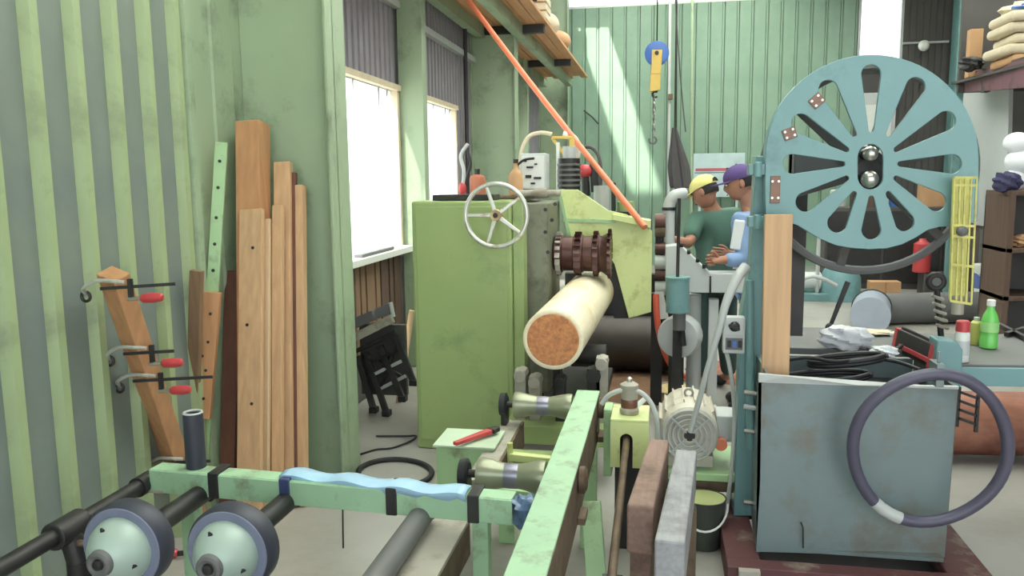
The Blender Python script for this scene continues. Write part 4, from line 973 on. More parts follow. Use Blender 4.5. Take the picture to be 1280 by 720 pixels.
MB().prism(outline([(832, 308), (850, 306), (888, 342), (934, 342), (934, 366), (832, 366)], 5.3), (0, .18, 0)).build('bed_plate', PANELG, t, .006)
MB().cyl(P(888, 345, y=5.29), P(888, 366, y=5.29), .006, seg=8).build('seam', IRON, t)
MB().box((.32, 5.36, 0), (.38, 5.44, .80)).build('leg', PANELG, t); 
MB().box((.52, 5.36, 0), (.58, 5.44, .80)).build('leg', PANELG, t)
for px in (852, 861, 872, 880): MB().cyl(P(px, 309 + (px-852)*.95, y=5.28), P(px, 304 + (px-852)*.95, y=5.28), .012, seg=8).build('stud', IRON, t)
c = P(848, 368, y=5.05)
t = thing('air_cylinder', 'teal upright air cylinder with steel rod beside the guard plate', 'cylinder', (c.x, 5.05, 0))
MB().cyl(P(847, 390, y=5.05), P(847, 348, y=5.05), .072, seg=28).build('barrel', TEAL, t)
MB().cyl(P(847, 349, y=5.05), P(847, 346, y=5.05), .076, seg=28).build('end_ring', TEALP, t)
MB().cyl(P(847, 346, y=5.05), P(849, 248, y=5.05), .011, seg=10).build('rod', IRON, t)
MB().cyl(P(849, 390, y=5.05), P(849, 412, y=5.05), .040, seg=20).build('lower_cap', GREYD, t)
MB().cyl(P(852, 410, y=5.05), P(854, 432, y=5.05), .020, seg=14).build('clevis', IRON, t)
MB().box((c.x-.03, 5.10, 0), (c.x+.03, 5.16, .85)).build('bracket', IRON, t)
t = thing('fan_housing', 'pale round housing half hidden behind the teal air cylinder', 'housing', P(846, 470, y=5.2))
c = P(846, 422, y=5.22); MB().lathe([(0, .04), (.01, .13), (.05, .14), (.14, .14), (.15, .05)], c + Vector((.0, -.02, 0)), (.25, 1, 0), 28).build('drum', PANELG, t)
MB().box((c.x-.05, 5.3, 0), (c.x+.05, 5.36, c.z)).build('stand', IRON, t)
t = thing('gear_stack', 'stack of dark rusty gears right of the guard plate', 'gear', P(826, 390, y=5.5))
for k, (py, r, m) in enumerate(((277, .055, CUT), (288, .045, RUST), (310, .04, CUT), (328, .05, GREYP), (343, .04, CUT), (360, .05, PANELG))):
    c = P(828, py, y=5.5); MB().cyl(c - Vector((.05, 0, 0)), c + Vector((.02, 0, 0)), r, seg=18).build('gear', m, t)
MB().cyl(P(826, 400, y=5.52), P(826, 270, y=5.52), .02, seg=10).build('shaft', IRON, t)
MB().box(P(818, 400, y=5.6), P(834, 268, y=5.66)).build('back_plate', IRON, t)
MB().box((-.06, 5.6, 0), (.02, 5.66, .8)).build('leg', IRON, t)
MB().prism(outline([(818, 365), (829, 365), (836, 398), (818, 400)], 5.42), (0, .01, 0)).build('white_tag', WHITEM, t)

# ---------------------------------------------------------------- folding workbench, floor hoop, cords
fl = P(488, 516, z=0)
t = thing('folding_workbench', 'black folding workbench leaning folded under the window', 'workbench', (fl.x, fl.y, 0))
q0 = fl + Vector((0, -.05, 0)); y_ = fl.y
def wp(px, py, dy=0): return P(px - 5, py, y=y_ + dy)
MB().beam(wp(436, 410), wp(494, 384), .07, .035, (0, 0, 1)).build('jaw', GREYD, t, .004)
MB().beam(wp(444, 424, -.03), wp(496, 398, -.03), .06, .035, (0, 0, 1)).build('jaw', DUSTY, t, .004)
MB().box((wp(455, 470).x, y_+.02, .12), (wp(512, 470).x, y_+.06, .62)).build('dark_backdrop', DARK, t, .004)  # added dark backdrop to darken the space behind the bench legs
MB().beam(wp(448, 440, -.03), wp(500, 414, -.03), .03, .04, (0, 0, 1)).build('jaw_rail', IRON, t, .003)
for a, bq in (((462, 440), (488, 516)), ((498, 415), (522, 478)), ((452, 445), (472, 512)), ((480, 432), (508, 498))): MB().beam(wp(*a, -.02), wp(*bq, -.08), .04, .035).build('leg', IRON, t, .003)
for a, bq in (((468, 470), (514, 448)), ((476, 488), (512, 470)), ((470, 452), (508, 436)), ((466, 446), (506, 470)), ((500, 430), (478, 492))): MB().beam(wp(*a, -.05), wp(*bq, -.05), .022, .016).build('brace', GREYP if a in ((476, 488), (468, 470)) else IRON, t, .002)
for a in ((488, 516), (522, 478), (508, 498), (472, 512)):
    c = wp(*a, -.08); MB().box((c.x-.025, c.y-.03, max(0, c.z-.02)), (c.x+.03, c.y+.03, c.z+.02)).build('rubber_foot', BLACK, t, .004)
for k, a in enumerate(((438, 398), (493, 378))): MB().cyl(wp(a[0], a[1], -.02), wp(a[0]+4, a[1]+18, -.02), .014, seg=10).build('vise_handle', GREYP, t)
o = MB().beam(Vector((P(496, 440, y=y_+.25).x, y_+.25, 0)), P(515, 388, y=y_+.3), .04, .02).build('wood_wedge', WOOD_L, None, .003); tag(o, 'small pale wood stick behind the folding workbench', 'stick')
o.location += Vector((0, 0, 0))
N = 40; c = P(494, 590, z=.012); pts = [P(494 + 46*math.cos(2*PI*k/N), 591 - 17*math.sin(2*PI*k/N), z=.014) for k in range(N)]
o = MB().tube(pts, .015, 8, True).build('hose_ring', BLACK); tag(o, 'black hose ring lying on the floor behind the crossbar', 'hose')
o = MB().tube([P(a, b, z=.008) for a, b in ((450, 568), (470, 562), (490, 560), (512, 552), (520, 545), (505, 545), (470, 545))], .006, 6, False, 6).build('cord', BLACK); tag(o, 'thin black cord on the floor beside the green cabinet', 'cord')
t = thing('flat_bar', 'flat grey bar lying on the window sill', 'bar', (WX+.045, 5.7, 1.06))
MB().beam((WX+.045, 5.35, 1.073), (WX+.045, 6.05, 1.073), .06, .024, (1, 0, 0)).build('body', GREYD, t, .004)
o = MB().prism([P(412, 262, x=WX+.035), P(424, 275, x=WX+.035), P(431, 308, x=WX+.035), P(414, 312, x=WX+.035)], (-.03, 0, 0)).build('red_cloth', mat('red_cloth', (214, 90, 80), .8)); tag(o, 'red cloth hanging at the window edge by the column', 'cloth')

# ---------------------------------------------------------------- hoist, pipes, sign and cloth in front of the back wall
YH = 10.5
t = thing('chain_hoist', 'blue pulley hoist with yellow block and hanging chain', 'hoist', P(818, 180, y=YH))
c = P(821, 67, y=YH)
MB().lathe([(-.035, .03), (-.04, .13), (-.03, .150), (-.012, .132), (.012, .132), (.03, .150), (.04, .13), (.035, .03)], c, (0, 1, 0), 36).build('pulley', BLUEP, t)
MB().prism(outline([(815, 62), (828, 62), (826, 92), (814, 92)], YH-.06), (0, .02, 0)).build('cheek_plate', YELLOW, t, .004)
MB().cyl(c + Vector((0, -.08, 0)), c + Vector((0, .06, 0)), .025, seg=14).build('axle_pin', IRON, t)
MB().prism(outline([(813, 92), (826, 88), (825, 112), (812, 115)], YH-.05), (0, .09, 0)).build('hook_block', YELLOW, t, .008)
MB().torus(P(819, 118, y=YH), (0, 1, 0), .035, .012, 18, 8, .8, 5.6).build('top_hook', IRON, t)
for k in range(11):
    cc_ = P(818 - .1*k, 122 + k*4.5, y=YH); lk = MB()
    u = Vector((1, 0, 0)) if k % 2 else Vector((0, 1, 0))
    pts = [cc_ + u*.016*math.cos(2*PI*i/12) + Vector((0, 0, .030*math.sin(2*PI*i/12))) for i in range(12)]
    lk.tube(pts, .0075, 6, True); lk.build('chain_link', STEEL if k % 3 else GREYD, t)
MB().torus(P(816, 175, y=YH), (0, 1, 0), .045, .014, 18, 8, -1.2, 3.6).build('load_hook', GREYD, t)
MB().cyl(c + Vector((0, 0, .14)), (c.x, YH, ZR), .008, seg=8).build('rope', IRON, t)
for nm, x0, x1, y0, y1, r, m, lab in (('conduit', 838, 836, 0, 245, .020, GREYP, 'pale vertical conduit behind the chain hoist'), ('conduit', 846, 846, 0, 230, .012, IRON, 'thin dark vertical pipe right of the chain hoist'), ('conduit', 866, 866, 0, 200, .02, GREEN_C, 'green vertical pipe above the sign board')):
    a = P(x0, y0-40, y=14.6); bq = P(x1, y1, y=14.6); bq.z = 0 ; a.z = min(a.z, ZR)
    o = MB().cyl(bq, a, r*1.4, seg=10).build(nm, m); tag(o, lab, 'pipe')
o = MB().tube([P(843, -20, y=13.6), P(850, 90, y=13.6), P(857, 165, y=13.6)], .012, 6, False, 4).build('pull_rope', DARK); tag(o, 'dark slanting rope above the hanging grey cloth', 'rope')
o = MB().box(P(835, 124, y=14.5), P(841, 118, y=14.6)).build('rope_cleat', RUST); tag(o, 'small brown cleat on the wall pipe below the pulley', 'cleat')
o = MB().tube([P(730, 138, y=14.9), P(740, 146, y=14.9), P(748, 155, y=14.9)], .014, 6).build('wall_cable', IRON); tag(o, 'short dark cable on the green back wall by the sun stripe', 'cable')
# folded cloth hanging
q = MB(); n1, n2 = 14, 20; vs = []
for j in range(n1+1):
    f = j/n1; cx_ = 843 + 8*f; hw_ = 3 + 12*min(1, f*1.5) - 2*f; py = 160 + 74*f
    for i in range(n2):
        a = 2*PI*i/n2; cpt = P(cx_ + hw_*math.cos(a), py, y=9.5); vs.append(cpt + Vector((0, (.10 + .03*math.sin(5*a))*math.sin(a)*(0.3+f), .012*math.sin(4*a)*f)) + Vector((.02*math.sin(7*a)*f, 0, 0)))
q.add(vs, [(j*n2+i, j*n2+(i+1) % n2, (j+1)*n2+(i+1) % n2, (j+1)*n2+i) for j in range(n1) for i in range(n2)], True)
q.add(vs[:n2], [tuple(range(n2))]); q.add(vs[-n2:], [tuple(range(n2))])
t = thing('hanging_cloth', 'dark grey folded cloth hanging on a hook above the men', 'cloth', P(850, 234, y=9.5)); q.build('cloth', DARKC, t)
a = P(843, 161, y=9.5); MB().cyl(a, (a.x, 9.5, ZR), .006, seg=6).build('cord', IRON, t)
q = MB(); q.cyl(P(843, 233, y=9.5), P(862, 229, y=9.5), .03, seg=10); q.build('hem_bar', IRON, t)
# sign board
a, bq = P(867, 192, y=14.6), P(930, 246, y=14.6)
t = thing('sign_board', 'pale blue grey board with a red lettered line on a stand', 'sign', ((a.x+bq.x)/2, 14.6, 0))
MB().box((a.x, 14.6, bq.z), (bq.x, 14.63, a.z)).build('board', mat('pale_blue_board', (176, 200, 202), .5), t, .004)
zc_ = P(895, 212, y=14.6).z
MB().box((a.x+.04, 14.597, zc_-.025), (bq.x-.04, 14.60, zc_+.025)).build('red_line', mat('dull_red_print', (186, 84, 96), .6), t)
for k in range(4): MB().box((a.x+.56+k*.075, 14.593, zc_-.03), (a.x+.605+k*.075, 14.597, zc_+.03)).build('dark_mark', IRON, t)
MB().box((a.x+.02, 14.597, zc_-.06), (bq.x-.04, 14.60, zc_-.045)).build('grey_line', GREYD, t)
for xx in (a.x+.1, bq.x-.14): MB().box((xx, 14.62, 0), (xx+.04, 14.66, bq.z)).build('post', GREYP, t)

# ---------------------------------------------------------------- right background
# rack with maroon beam, sacks and the grey panel below
RX = 3.55
t = thing('storage_rack', 'maroon steel storage rack along the right side', 'rack', (4.2, 9.6, 0))
bA, bB = P(1200, 103, y=11.2), P(1300, 70, y=8.3)
MB().prism([P(1200, 96, y=11.2), P(1304, 67, y=8.3), P(1304, 108, y=8.3), P(1200, 116, y=11.2)], (.06, 0, 0)).build('rack_beam', PURPLEB, t, .004)
MB().prism([P(1200, 94, y=11.2), P(1304, 64, y=8.3), P(1304, 67, y=8.3), P(1200, 96, y=11.2)], (.10, 0, 0)).build('beam_flange', DARK, t)
for yy, xx in ((8.6, 3.47), (11.1, 3.62)):
    MB().box((xx, yy, 0), (xx+.08, yy+.08, 4.4)).build('rack_post', TEALP if yy > 10 else PURPLEB, t, .004)
MB().box((5.2, 8.6, 0), (5.28, 8.68, 4.4)).build('rack_post', PURPLEB, t); MB().box((5.2, 11.1, 0), (5.28, 11.18, 4.4)).build('rack_post', PURPLEB, t)
MB().prism([(3.42, 8.4, 2.62), (5.3, 8.4, 2.62), (5.4, 11.2, 2.72), (3.58, 11.2, 2.72)], (0, 0, .03)).build('rack_shelf', DARK, t)
MB().box((3.6, 11.0, 2.6), (5.3, 11.06, 4.4)).build('rack_back', DARK, t)
for k in range(2):
    c = P(1225 + k*0, 88, y=9.9)
dv_ = P(1231, 90, y=10.2); MB().box((dv_.x-.01, 10.15, 2.52), (dv_.x+.05, 10.25, 2.74)).build('beam_stiffener', DARK, t)
lay = [('tan', CARD), ('cream', SACK), ('cream', SACK), ('pale', SACK), ('pale', SACK)]
G2 = 'sacks stacked on the maroon rack'
names = ['lowest', 'second lowest', 'middle', 'second highest', 'highest']
for k in range(5):
    a = P(1226 + k*1.5, 82 - k*11.2, y=9.4)
    zc2 = 2.70 + .055 + k*.106
    rd = random.Random(k)
    x_, y_s = 3.98 + rd.uniform(-.05, .05), 9.45 + rd.uniform(-.04, .04); o = MB().beam((x_-.52, y_s, zc2), (x_+.52, y_s + rd.uniform(-.05, .05), zc2), .62, .102, (0, 1, 0)).build('filled_sack', lay[k][1], None, .045); o.modifiers['bevel'].segments = 4; tag(o, '%s %s sack in the stack on the maroon rack' % (names[k], 'tan' if k == 0 else 'cream'), 'sack', G2)
o = crumple(Vector((4.05, 9.4, 3.29)), (.45, .25, .06), BLUEP, 'blue_bag', 'blue folded sheet on top of the sack stack', 'plastic sheet', 11)
o = crumple(Vector((4.1, 10.0, 3.34)), (.40, .25, .16), SACK, 'grey_bag', 'loose pale bag behind the blue sheet on the sack stack', 'bag', 12)
a = P(1216, 66, y=10.6); o = MB().box((a.x-.07, 10.5, 2.73), (a.x+.07, 10.62, 3.28)).build('wooden_box', CARD, None, .006); tag(o, 'narrow tan upright box left of the sack stack', 'box')
o = crumple(P(1213, 80, y=10.2) + Vector((0, 0, .0)), (.12, .12, .08), IRON, 'dark_bundle', 'dark bundle beside the sacks at the rack edge', 'bundle', 14)
# pale grey panel under the rack
t = MB().prism([P(1200, 118, y=11.9), P(1262, 101, y=10.5), P(1257, 285, y=10.5), P(1202, 280, y=11.9)], (.05, .02, 0)).build('partition_panel', PANELG); tag(t, 'pale grey partition panel below the maroon rack beam', 'panel')
o = MB().box((4.08, 10.55, 0), (4.2, 11.8, .95)).build('panel_plinth', GREYD); o.parent = t; o.location = o.location - t.location
# shelf at the right edge
t = thing('side_shelf', 'brown wooden shelf at the right edge below the rack', 'shelf', (3.0, 7.2, 0))
X0 = P(1262, 250, y=7.2).x
for z in (.55, .95, 1.42): MB().box((X0, 7.2, z), (X0+.9, 7.7, z+.04)).build('shelf_board', BROWN_W, t, .004)
MB().box((X0, 7.2, 0), (X0+.05, 7.7, 1.42)).build('side', BROWN_W, t, .004); MB().box((X0+.85, 7.2, 0), (X0+.9, 7.7, 1.42)).build('side', BROWN_W, t, .004); MB().box((X0, 7.68, 0), (X0+.9, 7.7, 1.42)).build('back', DARK, t)
for k, (px, py, r) in enumerate(((1270, 215, .09), (1280, 185, .10), (1276, 160, .09))):
    c = P(px, py, y=7.35); 
    o = MB().ell((c.x+.02, 7.45, 1.46 + r*.9 + k*.16 - (.01 if k else 0)), (r*1.2, r, r), 18, 10).build('white_roll', WHITEC); tag(o, '%s white bundle on the brown shelf at the right edge' % ['lower', 'middle', 'upper'][k], 'bundle', 'white bundles on the right shelf')
o = crumple(Vector((P(1255, 232, y=7.1).x + .09, 7.3, 1.53)), (.10, .08, .08), mat('navy_cloth', (58, 56, 92), .8), 'navy_cloth', 'dark navy cloth at the shelf left of the white bundles', 'cloth', 21)
o = crumple(Vector((X0 + .16, 7.35, 1.04)), (.09, .1, .05), CARD, 'small_parcel', 'small brown parcel inside the right shelf', 'parcel', 23)
c = Vector((P(1240, 330, y=11.6).x, 11.6, 0))
t = thing('drum', 'dark drum with brown lid left of the right shelf', 'drum', c)
MB().lathe([(0, .36), (.02, .38), (.85, .38), (.88, .36)], c, (0, 0, 1), 28).build('body', mat('black_brown_drum', (78, 66, 60), .6), t)
MB().lathe([(.88, .37), (.90, .37), (1.0, .28), (1.02, .1)], c, (0, 0, 1), 28).build('lid', BROWN_W, t)
c = P(1236, 358, z=0) 
t2 = thing('bucket', 'white pail with blue label behind the grey duct', 'bucket', (P(1236, 340, y=10.15).x, 10.15, 0))
c = Vector(t2.location); c.z = 0
MB().lathe([(0, .12), (.005, .13), (.51, .155), (.53, .165), (.55, .165), (.552, .05)], c, (0, 0, 1), 28).build('pail', WHITEM, t2)
MB().lathe([(.27, .1435), (.275, .1455), (.44, .1535), (.445, .152)], c, (0, 0, 1), 28).build('blue_label', mat('blue_label', (84, 104, 168), .5), t2)
MB().tube([c + Vector((.168*math.cos(a), .168*math.sin(a), .50 - .11*abs(math.sin(a)))) for a in [-PI + PI*k/14 for k in range(15)]], .006, 6).build('handle', GREYP, t2)
o = MB().beam(P(1254, 356, y=8.3), P(1296, 268, y=8.1), .09, .05).build('leaning_board', GREYP); tag(o, 'pale board leaning at the right edge beside the white pail', 'board')
bb_ = [o.location + Vector(v) for v in o.bound_box]
# grey duct lying on the floor
t = thing('floor_duct', 'long dark grey duct lying on the floor with an open end', 'duct', (3.6, 9.4, 0))
a = Vector((2.36, 9.12, .17)); bq = Vector((5.2, 9.75, .17)); d = (bq-a).normalized()
MB().cyl(a, bq, .165, seg=28).build('duct', GREYD, t)
t2 = thing('duct_sleeve', 'pale blue grey duct sleeve standing open at the end of the grey duct', 'duct', (2.2, 8.75, 0))
e0 = P(1088, 391, y=8.45); e0.z = .195; e1 = e0 + Vector((.15, .57, 0))
q = MB(); q.lathe([(0, .175), (.0, .19), (.55, .19), (.56, .175), (.55, .17), (.02, .17)], e0, e1 - e0, 28); q.build('sleeve', mat('blue_grey_plastic', (158, 168, 184), .35), t2)
MB().torus(e1, e1 - e0, .19, .012, 28, 6).build('sleeve_ring', IRON, t2)
# teal pump unit behind the saw
t = thing('pump_unit', 'teal pump unit with pipes on the floor behind the band saw', 'pump', (2.2, 10.9, 0))
c = P(1050, 352, y=10.9); c.z = .2
MB().lathe([(0, .26), (.3, .25), (.42, .18), (.46, .05)], (c.x, 10.9, 0), (0, 0, 1), 24).build('pump_body', TEAL, t)
MB().box((c.x-.75, 10.7, 0), (c.x-.1, 11.1, .10)).build('base', TEAL, t, .01)
MB().lathe([(0, .12), (.4, .12), (.42, .08)], (c.x-.65, 10.9, .24), (1, 0, 0), 20).build('pump_motor', PANELG, t)
MB().tube([(c.x-.75, 10.6, .2), (c.x-.4, 10.55, .34), (c.x-.1, 10.6, .22)], .025, 8, False, 6).build('pump_pipe', GREYP, t)
MB().cyl((c.x-.3, 10.8, .1), (c.x-.3, 10.8, 1.0), .025, seg=10).build('stand_pipe', GREYP, t)
for k, px in enumerate((1096, 1114)):
    c = P(px, 352, y=11.3); o = MB().box((c.x-.10, 11.2, 0), (c.x+.10, 11.4, .2)).build('carton', CARD, None, .006); tag(o, '%s small brown carton on the floor behind the band saw' % ('left' if k == 0 else 'right'), 'carton', 'two brown cartons behind the saw')
o = MB().lathe([(0, .10), (.01, .11), (.38, .11), (.42, .05), (.45, .04)], (P(1164, 330, y=11.5).x-.12, 11.5, .3), (0, 0, 1), 16).build('red_canister', REDP); tag(o, 'red canister on the dark cabinet behind the band saw', 'canister')
t = thing('dark_cabinet', 'low dark tool cabinet at the back behind the band saw wheel', 'cabinet', (2.9, 12.2, 0))
MB().box((2.3, 12.0, 0), (4.6, 12.6, 1.15)).build('carcass', DARK, t, .01)
for k in range(3): MB().box((2.33+k*.76, 11.97, .08), (3.05+k*.76, 12.0, 1.1)).build('door', IRON, t, .006)
o = MB().box((3.45, 11.39, 0), (3.85, 11.65, .295)).build('low_bench', DARK, None, .005); tag(o, 'low dark bench carrying the red canister', 'bench')
rng = random.Random(4)
for k, (x, m, h, lab, cat) in enumerate(((2.5, GREYP, .25, 'grey tin left on the dark tool cabinet', 'tin'), (2.85, BROWN_W, .4, 'brown box on the dark tool cabinet', 'box'), (3.3, BLUEP, .22, 'blue tin on the dark tool cabinet', 'tin'), (3.75, CARD, .35, 'tan box on the dark tool cabinet', 'box'), (4.2, GREYD, .3, 'grey box right on the dark tool cabinet', 'box'))):
    if cat == 'tin': o = MB().lathe([(0, .10), (.01, .11), (h-.02, .11), (h, .09)], (x, 12.25, 1.151), (0, 0, 1), 20).build('tin', m)
    else: o = MB().box((x-.15, 12.1, 1.151), (x+.15, 12.4, 1.151+h)).build('storage_box', m, None, .006)
    tag(o, lab, cat)
c = P(1155, 57, y=14.8)
t = thing('wall_lamp', 'round white lamp on the dark back wall beside the bright opening', 'lamp', c)
MB().ell(c, (.09, .08, .09), 18, 12).build('globe', WHITEM, t); MB().cyl(c + Vector((0, .04, .02)), c + Vector((0, .18, .06)), .04, seg=14).build('bracket', GREYP, t)
# reddish log on the floor at the right
lc = Vector((1.75, 4.85, .185))
t = thing('log', 'reddish brown log lying on the floor under the saw table', 'log', (1.75, 4.85, 0))
MB().lathe([(0, .02), (.001, .17), (.01, .18), (1.5, .175), (2.2, .17), (2.21, .02)], (1.15, 4.75, .20), (1, .08, 0), 32, flute=lambda a, j: .006*math.sin(5*a)).build('bole', mat('red_log_bark', (158, 98, 72), .7, 0, .2, 3, (1.5, 12, 12), dirt=(96, 50, 46), dirt_amt=.7, dirt_scale=3), t)
for xx in (1.35, 2.6): MB().box((xx, 4.6, 0), (xx+.09, 5.0, .03)).build('bearer', BROWN_W, t)

# ---------------------------------------------------------------- people
def skin_mesh(name, joints, edges, m, parent, sub=2, root=0):
    org = Vector(parent.location) if parent is not None else Vector((0, 0, 0))
    keys = list(joints); me = bpy.data.meshes.new(name + '_cage')
    me.from_pydata([Vector(joints[k][0]) for k in keys], [(keys.index(a), keys.index(b)) for a, b in edges], [])
    o = bpy.data.objects.new(name + '_cage', me); COL.objects.link(o)
    sk = o.modifiers.new('skin', 'SKIN'); sk.use_smooth_shade = True
    for i, k in enumerate(keys):
        r = joints[k][1]; r = (r, r) if not isinstance(r, tuple) else r
        o.data.skin_vertices[0].data[i].radius = r
        o.data.skin_vertices[0].data[i].use_root = (i == root)
    sb_ = o.modifiers.new('sub', 'SUBSURF'); sb_.levels = sub; sb_.render_levels = sub
    dg = bpy.context.evaluated_depsgraph_get(); nm = bpy.data.meshes.new_from_object(o.evaluated_get(dg))
    bpy.data.objects.remove(o); bpy.data.meshes.remove(me)
    for p in nm.polygons: p.use_smooth = True
    return nm
def join_meshes(name, meshes, m, parent):
    bm = bmesh.new()
    for x in meshes: bm.from_mesh(x)
    me = bpy.data.meshes.new(name); bm.to_mesh(me); bm.free()
    org = Vector(parent.location); 
    for v in me.vertices: v.co = v.co - org
    me.materials.clear(); me.materials.append(m)
    for p in me.polygons: p.material_index = 0; p.use_smooth = True
    o = bpy.data.objects.new(name, me); COL.objects.link(o); o.parent = parent; return o
def head_mesh(c, face, tilt):
    """skull with brow, nose, chin and ears; face = horizontal facing direction, tilt = chin down angle"""
    f = Vector(face).normalized(); r = Vector((0, 0, 1)).cross(f).normalized()*-1
    rot = Matrix((r, f, Vector((0, 0, 1)))).transposed() @ Matrix.Rotation(-tilt, 3, 'X')
    def fn(d):
        x, y, z = d
        k = 1 - .22*max(0, -z)*(1 - .4*max(0, y)); x *= k
        if z < -.3 and y < 0: y *= .75
        y += .10*max(0, -z)*max(0, y)
        n = math.exp(-((x/.16)**2 + ((z+.12)/.20)**2))*(1 if d.y > 0 else 0); y += .17*n
        e = sum(math.exp(-(((x-s)/.18)**2 + ((z-.08)/.12)**2)) for s in (-.36, .36))*(1 if d.y > 0 else 0); y -= .07*e
        mth = math.exp(-((x/.26)**2 + ((z+.48)/.05)**2))*(1 if d.y > 0 else 0); y -= .03*mth
        ch = math.exp(-((x/.25)**2 + ((z+.82)/.16)**2))*(1 if d.y > 0 else 0); y += .10*ch
        return Vector((x, y, z))
    mb = MB(); mb.ell(c, (.076, .098, .115), 32, 24, rot, fn)
    for s in (-1, 1):
        mb.ell(c + rot @ Vector((.077*s, -.012, -.005)), (.010, .019, .030), 10, 8, rot)
    me = bpy.data.meshes.new('head'); me.from_pydata(mb.v, [], mb.f); return me, rot
def fingers(wrist, d, up, side):
    """finger chains curling from a palm; d = hand direction, side = thumb side"""
    d = Vector(d).normalized(); up = Vector(up).normalized(); s_ = Vector(side).normalized(); out = []
    for k, ln in enumerate((.066, .076, .070, .054)):
        b0 = wrist + d*.075 + s_*(.030 - .020*k); j = {}
        j['a'] = (b0 - d*.03, .010); j['b'] = (b0, .0095); j['c'] = (b0 + d*ln*.5 - up*.012, .0085); j['d'] = (b0 + d*ln*.75 - up*.036, .0075); j['e'] = (b0 + d*ln*.70 - up*.056, .006)
        out.append((j, [('a','b'),('b','c'),('c','d'),('d','e')]))
    b0 = wrist + d*.03 + s_*.03
    out.append(({'a': (wrist + d*.02 + s_*.012, .012), 'b': (b0 + s_*.012 + d*.015, .011), 'c': (b0 + s_*.026 + d*.042 - up*.012, .0095), 'd': (b0 + s_*.022 + d*.064 - up*.026, .007)}, [('a','b'),('b','c'),('c','d')]))
    return out

